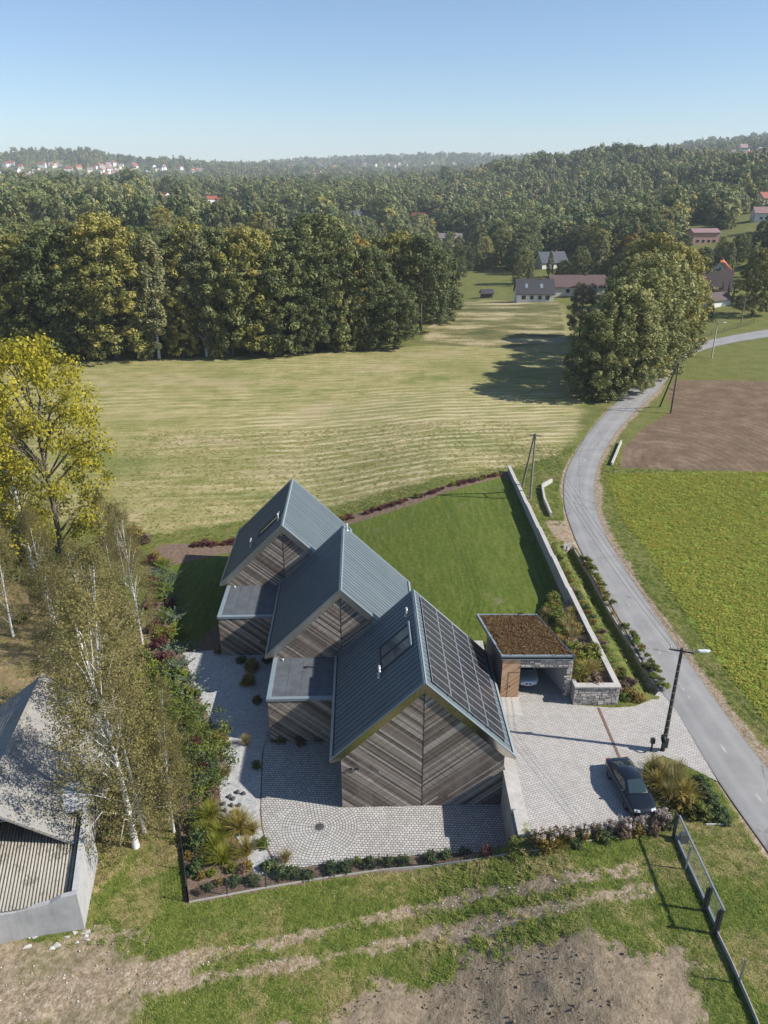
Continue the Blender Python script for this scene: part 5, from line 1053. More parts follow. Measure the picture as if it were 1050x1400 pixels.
for px in ((437, 1012), (410, 1018), (385, 1012), (330, 905), (345, 915), (318, 890), (300, 893), (365, 905), (352, 960), (340, 935)): bush(random.choice(['shrub_pink', 'shrub_dk', 'shrub_ochre']), px, random.uniform(.7, 1.3), 'loose shrub on the shaded gravel against the house wall', 'shrub', 'wall_shrub', 'shrubs on shaded gravel')
for px, k, s in (((285, 1215), 'shrub_dk', .6), ((300, 1208), 'shrub_ochre', .5), ((272, 1222), 'shrub_pink', .5), ((278, 1178), 'shrub_green', .8), ((290, 1196), 'shrub_lime', .6), ((330, 1192), 'shrub_pink', .6), ((340, 1186), 'shrub_ochre', .6), ((318, 1190), 'shrub_green', .7), ((266, 1135), 'shrub_green', .9), ((258, 1172), 'shrub_ochre', .6)): bush(k, px, s, 'low mixed shrub in the fence corner bed', 'shrub', 'corner_bed_shrub', 'low shrubs in the fence corner')
# stepping stones
for px in ((314,1090),(319,1093),(325,1084),(333,1086),(306,1100),(317,1102),(327,1102),(308,1109),(320,1111)):
    p = at(*px, YARD); mb = MB(); mb.lathe([(0, .22), (.13, .2), (.19, .08), (.2, 0)], 7, 0, (0, 0, 0)); o = mb.build('dark_stone', M['stone_dk'] if 'stone_dk' in M else M.setdefault('stone_dk', mat_plain('dark_rock', (.06, .06, .062), .8, 0, .3, 6, .4))); o.location = (p[0], p[1], YARD + .02); o.rotation_euler = (0, 0, random.random() * 6); o.scale = (1, .7, 1); tag(o, 'small dark rock standing on pale gravel', 'rock', 'dark rocks on the gravel')
# juniper belt on the left of the yard and red shrubs
JUN = [(222,768,'y',1.3),(215,790,'y',1.3),(232,785,'g',1.2),(225,810,'y',1.4),(236,812,'g',1.1),(222,835,'y',1.2),(240,838,'g',1.5),(228,858,'y',1.4),(243,862,'y',1.2),(237,885,'g',1.4),(250,880,'g',1.2),(245,905,'g',1.5),(232,912,'y',1.3),(255,925,'g',1.4),(243,940,'y',1.4),(262,945,'g',1.5),(254,962,'y',1.5),(240,968,'y',1.4),(268,972,'y',1.3),(228,940,'y',1.5),(262,992,'y',1.4)]
for a, b, k, s in JUN: bush('juniper' if k == 'g' else 'juniper_y', (a, b + 8), s * 1.15, 'grey-green spreading juniper in the belt left of the house' if k == 'g' else 'yellow-green spreading juniper in the belt left of the house', 'shrub', 'juniper', 'grey-green junipers' if k == 'g' else 'yellow-green junipers')
for px in ((208, 800), (206, 830), (212, 862), (218, 885), (208, 770), (222, 905)): bush('shrub_red', px, 1.3, 'dark red barberry behind the juniper belt', 'shrub', 'barberry', 'barberries behind the junipers')
for px, k in (((205, 925), 'shrub_lime'), ((190, 940), 'shrub_lime'), ((215, 940), 'shrub_green'), ((195, 905), 'shrub_green'), ((225, 975), 'shrub_green'), ((205, 965), 'shrub_lime')): bush(k, px, 1.8, 'bright green leafy bush between birches and junipers', 'shrub', 'leafy_bush', 'leafy bushes by the birches')
bg_ = np.random.default_rng(23); kk = 0
BEDL = np.array([(-27.3, 82.5), (-25.0, 77.5), (-21.6, 67.5), (-20.2, 60.0), (-17.6, 56.0), (-15.0, 50.5), (-12.4, 47.0), (-12.6, 42.5), (-14.3, 40.6), (-16.3, 44.2), (-19.3, 52), (-23.8, 67), (-28.2, 80)])
while kk < 70:
    xx, yy = bg_.uniform(-28.3, -12), bg_.uniform(40.5, 82)
    if float(poly_sd(BEDL, np.array([xx]), np.array([yy]))[0]) > -.2: continue
    kk += 1; k = bg_.choice(['juniper_y', 'juniper', 'shrub_lime', 'shrub_green', 'shrub_ochre', 'shrub_red', 'fountain_yg0'], p=[.28, .2, .12, .16, .1, .08, .06]); o = link({'juniper_y': 'juniper', 'fountain_yg0': 'ornamental_grass'}.get(k, k), PROTO[k][1]); s_ = bg_.uniform(.75, 1.35); o.scale = (s_ * 1.15, s_ * 1.15, s_); o.location = (xx, yy, gz(xx, yy)); o.rotation_euler = (0, 0, bg_.random() * 6)
    tag(o, {'juniper_y': 'low yellow-green juniper in the bed between gravel and birches', 'juniper': 'low grey-green juniper in the bed between gravel and birches', 'shrub_lime': 'lime shrub in the bed between gravel and birches', 'shrub_green': 'green shrub in the bed between gravel and birches', 'shrub_ochre': 'ochre shrub in the bed between gravel and birches', 'shrub_red': 'dark red shrub in the bed between gravel and birches', 'fountain_yg0': 'yellow-green grass in the bed between gravel and birches'}[k], 'shrub', 'left bed ' + k)
# purple border along the back of the lawn
bx = np.array([W_ for W_ in ((-24, 82.6), (-16, 84.2), (-6, 88.3), (4, 91.8), (16.3, 98.9))]); bs = resample(bx, 64)
for i, p in enumerate(bs):
    if random.random() < .12: continue
    k = 'shrub_red' if random.random() < .8 else random.choice(['shrub_ochre', 'shrub_lime', 'shrub_pink']); me = PROTO[k][1]; o = link('border_shrub', me); xx, yy = p[0] + random.uniform(-.25, .25), p[1] + random.uniform(-.25, .25)
    o.location = (xx, yy, gz(xx, yy)); s = random.uniform(.7, 1.15) * (1.15 if p[0] < -4 else .9); o.scale = (s, s, s * .8); o.rotation_euler = (0, 0, random.random() * 6)
    tag(o, 'low purple-red barberry in the border behind the lawn' if k == 'shrub_red' else 'low yellowish shrub between barberries behind the lawn', 'shrub', 'purple border behind the lawn' if k == 'shrub_red' else 'yellowish border shrubs')
# driveway side planting
for px, s, k in (((893, 1058), 1.9, 'tan0'), ((908, 1066), 1.9, 'tan1'), ((922, 1078), 2.0, 'tan0'), ((900, 1078), 1.8, 'gold0'), ((915, 1092), 1.8, 'tan1'), ((935, 1090), 1.7, 'gold1'), ((925, 1060), 1.6, 'tan1')): bush('fountain_' + k, px, s, 'tall straw-green grass clump beside the black car', 'grass clump', 'ornamental_grass', 'grass clumps beside the black car')
bush('shrub_ochre', (938, 1108), 1.3, 'yellow shrub at the end of the grass clumps by the gate', name='yellow_shrub', wide=1.2); bush('shrub_green', (957, 1116), 1.2, 'green shrub at the gate end of the driveway bed', name='green_shrub', wide=1.3); bush('shrub_green', (918, 1122), .9, 'small green shrub behind the gate post', name='green_shrub')
for px, s in (((852, 1136), 1.15), ((876, 1133), 1.0), ((903, 1126), 1.2), ((834, 1138), 1.0)): bush('hydrangea', px, s, 'hydrangea with faded white blooms in front of the black car', 'shrub', 'hydrangea', 'hydrangeas before the car')
for px, s in (((737, 1152), 1.1), ((757, 1151), 1.15), ((777, 1148), 1.1), ((797, 1145), 1.0), ((817, 1142), 1.0)): bush('hydrangea_g', px, s, 'pinkish faded hydrangea along the fence by the driveway', 'shrub', 'hydrangea', 'faded hydrangeas along the fence')
for px, s, k in (((745, 1160), 1.0, 'shrub_ochre'), ((765, 1158), .95, 'fountain_gold0'), ((785, 1155), .9, 'shrub_dk'), ((825, 1147), 1.0, 'shrub_dk'), ((850, 1142), 1.0, 'shrub_pink'), ((872, 1139), .9, 'shrub_ochre'), ((892, 1137), .9, 'shrub_pink'), ((910, 1131), .8, 'shrub_dk')): bush(k, px, s, 'mixed low shrub in the strip between fence and driveway', 'shrub', 'fence_shrub', 'shrubs between fence and driveway')
# strip of dark shrubs between bed kerb and road
for px in ((957, 1072), (965, 1085), (973, 1098), (982, 1112), (985, 1122)): bush('shrub_dk', px, .8, 'low dark shrub between driveway bed and road', 'shrub', 'ground_shrub', 'low shrubs beside the road', wide=1.4)
# planter behind the garage
pg = np.random.default_rng(15)
for i in range(34):
    t_ = i / 33; yy = 49.3 + t_ * 12.5; xx = pg.uniform(lerp(15.2, 15.6, t_) + .3 - t_ * 1.2, 17.4); k = pg.choice(['fountain_tan0', 'shrub_ochre', 'shrub_lime', 'shrub_dk', 'shrub_pink', 'fountain_gold1', 'shrub_green']); me = PROTO[k][1]; o = link('planter_plant', me); s = pg.uniform(1.1, 1.9); o.scale = (s, s, s); o.location = (xx, yy, 1.15 if yy < 57 else .9)
    nm = {'fountain': 'straw-coloured grass in the raised planter behind the garage', 'shrub_ochre': 'ochre shrub in the raised planter behind the garage', 'shrub_lime': 'lime shrub in the raised planter behind the garage', 'shrub_dk': 'dark shrub in the raised planter behind the garage', 'shrub_pink': 'brownish shrub in the raised planter behind the garage', 'shrub_green': 'green shrub in the raised planter behind the garage'}[k if k.startswith('shrub') else 'fountain']
    tag(o, nm, 'shrub', 'planter ' + nm.split(' in ')[0])
for i in range(7):
    o = link('pampas_grass', PROTO['fountain_tan0'][1]); o.location = (13.6 + i * .45 + pg.uniform(-.2, .2), 58.5 - i * 1.0 + pg.uniform(-.3, .3), .1); s = pg.uniform(1.7, 2.3); o.scale = (s, s, s); tag(o, 'pale tall grass clump by the garage roof corner', 'grass clump', 'pale grasses by the garage')
# hedge along the ditch and groundcover on the verge
dg = np.random.default_rng(16)
hl = resample(np.array([p[:2] for p in DITCH]), 60)
for i, p in enumerate(hl):
    d = hl[min(i + 1, 59)] - hl[max(i - 1, 0)]; d /= np.linalg.norm(d); n_ = np.array([-d[1], d[0]])
    for off, k, s, lb, gp in ((1.05, dg.choice(['shrub_green', 'shrub_lime', 'shrub_green', 'shrub_ochre']), .4, 'low green bush on the bank between ditch and road', 'bushes on the road bank'), (-1.5 - dg.random() * 1.4, dg.choice(['shrub_dk', 'shrub_ochre', 'shrub_pink', 'shrub_green']), .5, 'low groundcover shrub on the slope beside the garden wall', 'groundcover beside the garden wall')):
        if off > 0 and (i < 4 or dg.random() < .25): continue
        if off < 0 and (i % 2): continue
        q = p + n_ * (off + dg.uniform(-.3, .3)); 
        if q[0] < 18.9: continue
        o = link('bank_shrub', PROTO[k][1]); s2 = s * dg.uniform(.8, 1.3); o.scale = (s2 * 1.6, s2 * 1.6, s2); o.location = (q[0], q[1], gz(*q)); o.rotation_euler = (0, 0, dg.random() * 6); tag(o, lb, 'shrub', gp)
for px in ((843, 950), (852, 955), (862, 950), (873, 957), (850, 940), (862, 935), (838, 925)): bush(random.choice(['shrub_pink', 'shrub_ochre', 'shrub_green']), px, .7, 'brownish low shrub at the planter wall corner', 'shrub', 'corner_shrub', 'low shrubs at the planter corner', wide=1.5)

# ------------------------------------------------------------------ birches, maple and undergrowth on the left
for i in range(3): tree_proto(f'birchn{i}', 'birchn', 17, 4.6, 2.2, 'birch', 380, 60, .066, 91 + i, 'birch_bark', .19, 34, (.75, .75, 1.35), .93, ((.8, .3), (-.9, .5), (.3, -.6))[i], .12, .3, .1)
tree_proto('maple', 'yellow', 19, 5.8, 3.0, 'oak', 230, 84, .15, 96, 'bark', .3, 26, (1, 1, .8), .9, (.4, .2), .3, .55, .3)
tree_proto('small_green', 'green', 6, 2.6, .4, 'oak', 90, 60, .075, 97, 'bark', .09, 12, (1, 1, .9), .8, (0, 0), .25, .5, .25)
for i, (px, yt, w, lb) in enumerate([((186, 1158), 815, 1.0, 'tall white-stemmed birch beside the old barn annex'), ((197, 1138), 900, .9, 'slim birch just behind the tall birch by the barn'), ((238, 1138), 980, .8, 'birch outside the left end of the courtyard fence'), ((150, 1030), 745, 1.05, 'broad birch standing over the barn roof'), ((112, 985), 760, .95, 'birch behind the ridge end of the barn'), ((195, 880), 690, .75, 'brownish birch beside the juniper belt'),
        ((172, 800), 690, .8, 'thin birch at the meadow corner behind the junipers'), ((150, 775), 668, .7, 'bare white-stemmed birch below the yellow maple'), ((128, 905), 735, .8, 'sparse birch between bare ground and junipers'), ((232, 1070), 930, .7, 'small birch against the courtyard shrubs'), ((70, 842), 690, .8, 'sparse birch on bare ground below the yellow maple'), ((18, 870), 700, .8, 'sparse birch on bare ground behind the barn')]):
    tree_at(f'birchn{i % 3}', px, yt, lb, None, 'birch_tree', w)
tree_at('maple', (88, 772), 466, 'yellow autumn maple at the meadow edge', None, 'maple_tree', .85)
tree_at('maple', (-12, 770), 500, 'yellow autumn maple partly outside the view beside the birch', None, 'maple_tree', .8)
tree_at('birchn1', (47, 783), 520, 'white-trunked birch in front of the yellow maple', None, 'birch_tree', .75)
tree_at('small_green', (268, 1078), 968, 'green leafy small tree at the courtyard edge', None, 'small_tree', 1.05)
tree_at('small_green', (245, 1050), 965, 'green leafy small tree beside the birches', None, 'small_tree', .9)
ug = np.random.default_rng(18)
for px, k, s in [((60, 795), 'shrub_dk', 2.6), ((95, 800), 'shrub_dk', 2.2), ((15, 790), 'shrub_dk', 3.2), ((30, 760), 'shrub_dk', 3.6), ((110, 775), 'shrub_green', 2.0), ((130, 800), 'shrub_dk', 1.8), ((75, 770), 'shrub_dk', 2.8), ((5, 740), 'shrub_dk', 4.0), ((150, 745), 'shrub_pink', 2.2), ((185, 735), 'shrub_ochre', 2.0), ((200, 742), 'shrub_pink', 1.6), ((175, 760), 'shrub_ochre', 2.2), ((165, 840), 'shrub_green', 1.4), ((140, 860), 'shrub_pink', 1.6), ((180, 860), 'shrub_green', 1.8), ((185, 985), 'shrub_green', 1.6), ((200, 1010), 'shrub_green', 1.8), ((170, 1000), 'shrub_ochre', 1.6), ((210, 1045), 'shrub_ochre', 1.6), ((30, 850), 'shrub_green', 1.2), ((70, 870), 'shrub_pink', 1.2)]:
    bush(k, px, s, {'shrub_dk': 'dark bush in the shade below the yellow maple', 'shrub_green': 'green bush in the undergrowth below the birches', 'shrub_pink': 'brownish bush in the undergrowth below the birches', 'shrub_ochre': 'ochre bush in the undergrowth below the birches'}[k], 'shrub', 'undergrowth_bush', 'undergrowth ' + k.split('_')[1])

# ------------------------------------------------------------------ fence, gate
M['fence'] = mat_plain('anthracite_fence_steel', (.045, .05, .055), .5, .3); M['gatesteel'] = mat_plain('galvanised_gate_steel', (.30, .32, .33), .45, .5)
FP = [GP(*p) for p in ((258,1234),(311,1224),(364,1214),(443,1201),(518,1190),(591,1184),(662,1174),(730,1163),(796,1152),(862,1141),(920,1131))]
fence = thing('mesh_fence', 'dark steel mesh fence on low kerb in front of the courtyard', 'fence', FP[0]); fo = FP[0]
lf = [GP(*p) for p in ((258,1234),(253,1190),(248,1150),(243,1110))]
def bays(P, root, o, h=1.45, kerb=True):
    for i, p in enumerate(P):
        mb = MB(); q = p - o; mb.box(q[0] - .03, q[0] + .03, q[1] - .03, q[1] + .03, q[2] - .4, q[2] + h + .06); mb.build('post', M['fence'], root)
    for a, b in zip(P[:-1], P[1:]):
        a = a - o; b = b - o; mb = MB(); L = np.linalg.norm(b - a)
        for k in range(8): z = .12 + k * (h - .12) / 7; mb.beam(a + (0, 0, z), b + (0, 0, z), .012)
        n = int(L / .25)
        for k in range(1, n): q = a + (b - a) * k / n; mb.beam(q + (0, 0, .06), q + (0, 0, h), .007)
        mb.build('wire_panel', M['fence'], root)
        if kerb: mb = MB(); mb.beam(a + (0, 0, -.02), b + (0, 0, -.02), .07, .26); mb.build('kerb_board', M['concrete_pale'], root)
bays(FP, fence, fo)
fence2 = thing('mesh_fence', 'dark steel fence at the left end of the courtyard', 'fence', lf[0]); bays(lf[:], fence2, lf[0], 1.5, False)
for a, b in zip(lf[:-1], lf[1:]): mb = MB(); mb.beam(a - lf[0] + (0, 0, .1), b - lf[0] + (0, 0, .1), .08, .45); mb.build('kerb_board', M['fence'], fence2)
gpx = [((920, 1146), 1.95), ((937, 1190), 1.95), ((964, 1247), 1.95), ((979, 1278), 1.95)]
gpt = [GP(*p) for p, _ in gpx]; gate = thing('sliding_gate', 'galvanised sliding gate with steel frame across the farm track', 'gate', gpt[0]); o = gpt[0]
for i, p in enumerate(gpt):
    q = p - o; w = .08 if i == 1 else .15; mb = MB(); mb.box(q[0] - w/2, q[0] + w/2, q[1] - w/2, q[1] + w/2, q[2] - .4, q[2] + 1.98); mb.build('post', M['fence'] if i in (0, 2, 3) else M['gatesteel'], gate)
    if i in (2, 3): mb = MB(); mb.box(q[0] - .22, q[0] - w/2 - .004, q[1] - .05, q[1] + .05, q[2] - .3, q[2] + 1.9); mb.build('roller_post', M['fence'], gate)
for z, w in ((1.9, .10), (.28, .11), (.10, .14)):
    mb = MB(); mb.beam(gpt[0] - o + (.12, 0, z), gpt[3] - o + (.12, 0, z), w); mb.build('rail', M['gatesteel'], gate)
mb = MB(); a, b = gpt[0] - o + (.12, 0, 0), gpt[3] - o + (.12, 0, 0)
for k in range(1, 40): q = a + (b - a) * k / 40; mb.beam(q + (0, 0, .3), q + (0, 0, 1.88), .008)
for k in range(1, 8): mb.beam(a + (0, 0, .3 + k * .2), b + (0, 0, .3 + k * .2), .008)
mb.build('wire_panel', M['gatesteel'], gate)
mb = MB(); q = gpt[0] - o; mb.box(q[0] + .25, q[0] + .75, q[1] - .5, q[1] - .15, q[2] - .1, q[2] + .75); mb.build('motor_box', M['fence'], gate)
kl = [gpt[3], GP(1000, 1322), GP(1022, 1372), GP(1050, 1440)]
kb = thing('base_board_run', 'concrete base boards of an unfinished fence beyond the gate', 'kerb', kl[0])
for a, b in zip(kl[:-1], kl[1:]): mb = MB(); mb.beam(a - kl[0] + (0, 0, .12), b - kl[0] + (0, 0, .12), .06, .5); mb.build('base_board', M['concrete_dark'], kb)
p = GP(1010, 1346); mb = MB(); mb.box(-.04, .04, -.04, .04, -.3, 1.9); po = mb.build('fence_post', M['gatesteel']); po.location = p; tag(po, 'single bare steel fence post beyond the gate', 'post')
# bed kerb right of driveway
k1 = [at(952, 1066), at(966, 1098), at(982, 1128), at(972, 1129)]
kr = thing('bed_kerb', 'thin concrete kerb round the bed between driveway and road', 'kerb', k1[0])
for a, b in (((955, 1072), (981, 1127)), ((965, 1129), (990, 1129))): A = at(*a) - k1[0]; B = at(*b) - k1[0]; mb = MB(); mb.beam(A + (0, 0, .02), B + (0, 0, .02), .08, .3); mb.build('kerb_stone', M['concrete_pale'], kr)

# ------------------------------------------------------------------ poles and wires
M['pole'] = mat_bark('tarred_pole_wood', (.035, .028, .022), (.09, .075, .06)); M['pole_grey'] = mat_bark('weathered_pole_wood', (.16, .14, .12), (.27, .245, .21)); M['lamp'] = mat_plain('lamp_housing', (.62, .66, .70), .35, .1); M['porcelain'] = mat_plain('porcelain', (.5, .45, .38), .3)
def pole(px, top, label, mat, lamp=False, second=None, h=None):
    b = at(*px); hh = h or height_of(b, top); o = thing('utility_pole', label, 'pole', b)
    mb = MB()
    if second is None: mb.tube([(0, 0, -.6), (0, 0, hh)], [.17, .10], 10); mb.build('shaft', mat, o)
    else:
        s2 = at(*second) - b
        mb.tube([(0, 0, -.6), (0, 0, hh)], [.16, .10], 10); mb.build('shaft', mat, o); mb = MB(); mb.tube([s2 + (0, 0, -.6), (-.08, .12, hh - .1)], [.16, .10], 10); mb.build('brace_shaft', mat, o)
        mb = MB(); mb.beam(s2 * .55 + (0, 0, hh * .45), (0, 0, hh * .45), .1); mb.build('brace', mat, o)
    mb = MB(); mb.beam((-.75, .25, hh - .25), (.75, -.25, hh - .25), .09); arm = mb.build('crossarm', mat, o)
    tips = []
    for t_ in (-.68, -.25, .25, .68):
        q = (t_, -t_ / 3, hh - .2); mb = MB(); mb.lathe([(.015, 0), (.015, .1), (.05, .1), (.045, .2), (0, .22)], 8, 0, q); mb.build('insulator', M['porcelain'], arm); tips.append(np.array(b) + q + (0, 0, .2))
    if lamp:
        mb = MB(); mb.tube([(0, 0, hh - .5), (.4, -.1, hh - .25), (1.1, -.2, hh - .12)], .03, 7); a = mb.build('lamp_arm', M['alu'], o)
        mb = MB(); S = [(1.0, .06), (1.15, .13), (1.6, .15), (1.85, .06)]
        V = []
        for s_, w in S: V += [(s_, -.2 - w, hh - .14), (s_, -.2 + w, hh - .14), (s_, -.2 + w * .7, hh - .02), (s_, -.2 - w * .7, hh - .02)]
        F = [(0,1,2,3), (15,14,13,12)] + [(i*4+j, i*4+(j+1)%4, i*4+4+(j+1)%4, i*4+4+j) for i in range(3) for j in range(4)]
        mb.add(V, F); mb.build('lamp_head', M['lamp'], o, bevel=.02)
    return o, tips, hh
p1, t1, h1 = pole((906, 1026), (935, 886), 'dark wooden utility pole with street lamp beside the driveway', M['pole'], True)
mb = MB(); mb.box(-.16, .16, -.34, -.17, .5, 1.3); mb.build('cable_box', M['fence'], p1); mb = MB(); mb.lathe([(.28, -.05), (.36, -.05), (.36, .05), (.28, .05), (.28, -.05)], 20, 0, (0, 0, 0), 'x'); c_ = mb.build('cable_coil', M['gutter'], p1); c_.location = (-.2, -.22, 1.2)
mb = MB()
for k in range(11): mb.box(-.14, .14, -.165 + k * .003, -.15 + k * .003, 1.6 + k * .6, 1.63 + k * .6)
mb.build('step_bracket', M['alu'], p1)
p2, t2, h2 = pole((724.6, 682.5), (726, 596), 'braced double utility pole behind the garden wall', M['pole_grey'], False, (711.6, 671), 8.9)
p3, t3, h3 = pole((917, 565), (921, 496), 'braced double utility pole beside the ploughed field', M['pole'], False, (901, 556))
p4, t4, h4 = pole((972.7, 490), (980.6, 440), 'pale concrete lamp pole by the far road bend', mat_concrete('pole_concrete', (.5, .48, .44)), True)
p5, t5, h5 = pole((1013, 442), (1018, 404), 'slim utility pole in front of the orange roofed house', M['pole_grey'])
M['wire'] = mat_plain('wire', (.03, .03, .032), .5)
def wire(a, b, sag, label, group): 
    o = thing('overhead_wire', label, 'wire', a, 0, group); d = b - a; mb = MB(); mb.tube([d * t_ + np.array([0, 0, -4 * sag * t_ * (1 - t_)]) for t_ in np.linspace(0, 1, 15)], .012, 4); mb.build('cable', M['wire'], o)
for i in range(4):
    wire(t1[i], t2[i], 1.0, 'thin overhead wire from the lamp pole to the braced pole behind the wall', 'wires lamp pole to wall pole'); wire(t2[i], t3[i], .9, 'thin overhead wire crossing the road to the braced field pole', 'wires wall pole to field pole'); wire(t3[i], t4[i], .7, 'thin overhead wire from the field pole to the far lamp pole', 'wires field pole to far lamp pole'); wire(t4[i], t5[i], .6, 'thin overhead wire from the far lamp pole to the houses', 'wires far lamp pole to houses')
v0 = np.array([t1[3][0] + 20, -30., 9.0])
for i in range(3): wire(t1[i + 1], v0 + (i * .4, 0, 0), 1.6, 'thin overhead wire running along the road past the gate', 'wires past the gate')
mb = MB(); mb.box(-.05, .05, -.05, .05, 0, .75); mb.box(-.14, .14, -.12, .12, .752, 1.15); bp = at(890, 1027); lb = mb.build('letter_post', M['gutter']); lb.location = bp; tag(lb, 'small black letterbox post beside the lamp pole', 'letterbox')
# garden fence far right
fr = [GP(*p) for p in ((938, 470), (955, 464), (972, 459), (990, 454), (1008, 449), (1030, 443))]; ff = thing('garden_fence', 'grey wire garden fence along the far road', 'fence', fr[0]); bays(fr, ff, fr[0], 1.4, False)

# ------------------------------------------------------------------ cars
def mat_paint(name, c, metal=.3, coat=1.0):
    t = NT(name); t.b.inputs['Coat Weight'].default_value = coat; t.b.inputs['Coat Roughness'].default_value = .04; return t.set(Base__Color=c, Metallic=metal, Roughness=.28)
M['tyre'] = mat_plain('tyre_rubber', (.018, .018, .019), .85); M['rim'] = mat_plain('alloy_rim', (.35, .36, .37), .3, .8); M['carglass'] = mat_glass('car_glass', (.025, .045, .048), .03, .9); M['chrome'] = mat_plain('chrome_trim', (.7, .7, .71), .12, 1.0, .03); M['lens'] = mat_glass('headlamp_lens', (.45, .48, .5), .08, .8); M['redlens'] = mat_glass('tail_lamp_lens', (.25, .01, .01), .1, .8); M['plate'] = mat_plain('number_plate', (.72, .72, .70), .5, 0, .03)
def car(label, loc, rz, paint, L=4.75, W=1.84, H=1.43, name='parked_car', grille=False):
    o = thing(name, label, 'car', loc, rz)
    ys = [-L/2, -L/2 + .06, -L/2 + .25, -1.75, -1.2, -.4, .4, .95, 1.4, 1.8, L/2 - .28, L/2 - .09, L/2]
    zt = [.62, .80, .93, .97, .945, .92, .91, .925, .90, .85, .76, .66, .50]; zb = [.36, .28, .24, .22, .2, .2, .2, .2, .2, .22, .22, .24, .30]; hw_ = [.62, .78, .87, .91, .92, .92, .92, .92, .915, .90, .84, .74, .56]
    hw_ = [w * W / 1.84 for w in hw_]
    V = []; ns = 8
    for y_, t_, b_, w in zip(ys, zt, zb, hw_):
        half = [(0, b_), (w * .8, b_), (w * .97, b_ + .12), (w, lerp(b_, t_, .5)), (w * .985, t_ - .14), (w * .90, t_ - .02), (w * .5, t_ + .025), (0, t_ + .035)]
        V += [(x_, y_, z_) for x_, z_ in half] + [(-x_, y_, z_) for x_, z_ in half[-2:0:-1]]
    m = 14; F = [(i*m+j, i*m+(j+1)%m, (i+1)*m+(j+1)%m, (i+1)*m+j) for i in range(len(ys)-1) for j in range(m)] + [list(range(m))[::-1], list(range((len(ys)-1)*m, len(ys)*m))]
    mb = MB(); mb.add(V, F, 0, True); body = mb.build('body', paint, o); ss = body.modifiers.new('sub', 'SUBSURF'); ss.levels = ss.render_levels = 2
    # cabin
    st = [(-1.95, .95, .955, .74, .72), (-1.15, .93, 1.33, .80, .58), (-.6, .93, H - .02, .82, .60), (0, .93, H, .82, .61), (.30, .93, H - .03, .82, .60), (1.12, .93, .955, .80, .74)]
    V = []
    for y_, b_, t_, wb, wt in st: V += [(wb, y_, b_ - .03), (wt + .02, y_, max(b_, t_ - .07)), (wt * .86, y_, t_), (0, y_, t_ + .015), (-wt * .86, y_, t_), (-wt - .02, y_, max(b_, t_ - .07)), (-wb, y_, b_ - .03)]
    F = [(i*7+j, i*7+j+1, (i+1)*7+j+1, (i+1)*7+j) for i in range(len(st)-1) for j in range(6)]
    mb = MB(); mb.add(V, F, 0, True); cab = mb.build('cabin', paint, o)
    def pane(nm, q, push, mat=M['carglass']): 
        mb = MB(); q = [np.array(p) for p in q]; n = np.cross(q[1] - q[0], q[2] - q[0]); n /= np.linalg.norm(n); n = n if n @ np.array(push) > 0 else -n; mb.prism([p + n * .006 for p in q], n * .008); return mb.build(nm, mat, o)
    e = lambda i, j, k=.0: np.array(V[i * 7 + j])
    def quad4(a, b, c, d, s0, s1, t0, t1): 
        f = lambda s, t: lerp(lerp(a, b, s), lerp(d, c, s), t); return [f(s0, t0), f(s1, t0), f(s1, t1), f(s0, t1)]
    for sgn, j0, j1 in ((1, 2, 3), (-1, 3, 4)):
        pane('windscreen', quad4(e(5, j0), e(5, j1), e(4, j1), e(4, j0), .0 if sgn < 0 else .06, 1 if sgn > 0 else .94, .05, .97), (0, 1, 1)); pane('rear_window', quad4(e(0, j0), e(0, j1), e(1, j1), e(1, j0), .0 if sgn < 0 else .08, 1 if sgn > 0 else .92, .12, .95), (0, -1, 1))
    for sgn, a, b in ((1, 0, 1), (-1, 6, 5)):
        for i0, i1, s0, s1 in ((1, 3, .06, .97), (3, 5, .03, .6)):
            A, B, C_, D_ = e(i0, a), e(i1, a), e(i1, b), e(i0, b)
            if i1 == 5: B = e(5, a); C_ = e(4, b); q = quad4(A, B, C_, D_, .03, .9, .14, .92)
            else: q = quad4(A, B, C_, D_, s0, s1, .14, .92)
            pane('side_window', q, (sgn, 0, .3))
        mb = MB(); mb.beam(np.array((sgn * .905 * W / 1.84, -1.9, .5)), np.array((sgn * .925 * W / 1.84, 1.4, .5)), .02, .03); mb.build('side_trim', M['chrome'], o)
        for yy in (1.42, -1.38):
            w_ = thing('wheel', None, None, (sgn * .80 * W / 1.84, yy, .325)); w_.parent = o
            mb = MB(); mb.lathe([(.20, -.11), (.31, -.11), (.325, -.07), (.325, .07), (.31, .11), (.20, .11)], 22, 0, (0, 0, 0), 'x'); mb.build('tyre', M['tyre'], w_)
            mb = MB(); mb.lathe([(.205, -.06), (.205, .09 * 1), (.18, .1), (.05, .085), (0, .09)], 18, 0, (0, 0, 0), 'x'); mb.lathe([(.205, .06), (.205, -.09), (.18, -.1), (.05, -.085), (0, -.09)], 18, 0, (0, 0, 0), 'x'); mb.build('rim', M['rim'], w_)
        mb = MB(); mb.lathe([(0, -.1), (.07, -.07), (.085, 0), (.06, .06), (0, .08)], 10, 0, (0, 0, 0), 'x'); mr = mb.build('wing_mirror', paint, o); mr.location = (sgn * .98, .72, .98); mr.scale = (1, 1.2, .8)
        x0, x1 = sorted((sgn * .38, sgn * .72)); mb = MB(); mb.prism([(x0, L/2 - .10 - .10 * abs(abs(x0) > .5), .62), (x1, L/2 - .10 - .10 * abs(abs(x1) > .5), .62), (x1, L/2 - .24 - .1 * abs(abs(x1) > .5), .72), (x0, L/2 - .22 - .1 * abs(abs(x0) > .5), .72)], (0, .045, .03)); mb.build('headlight', M['lens'], o)
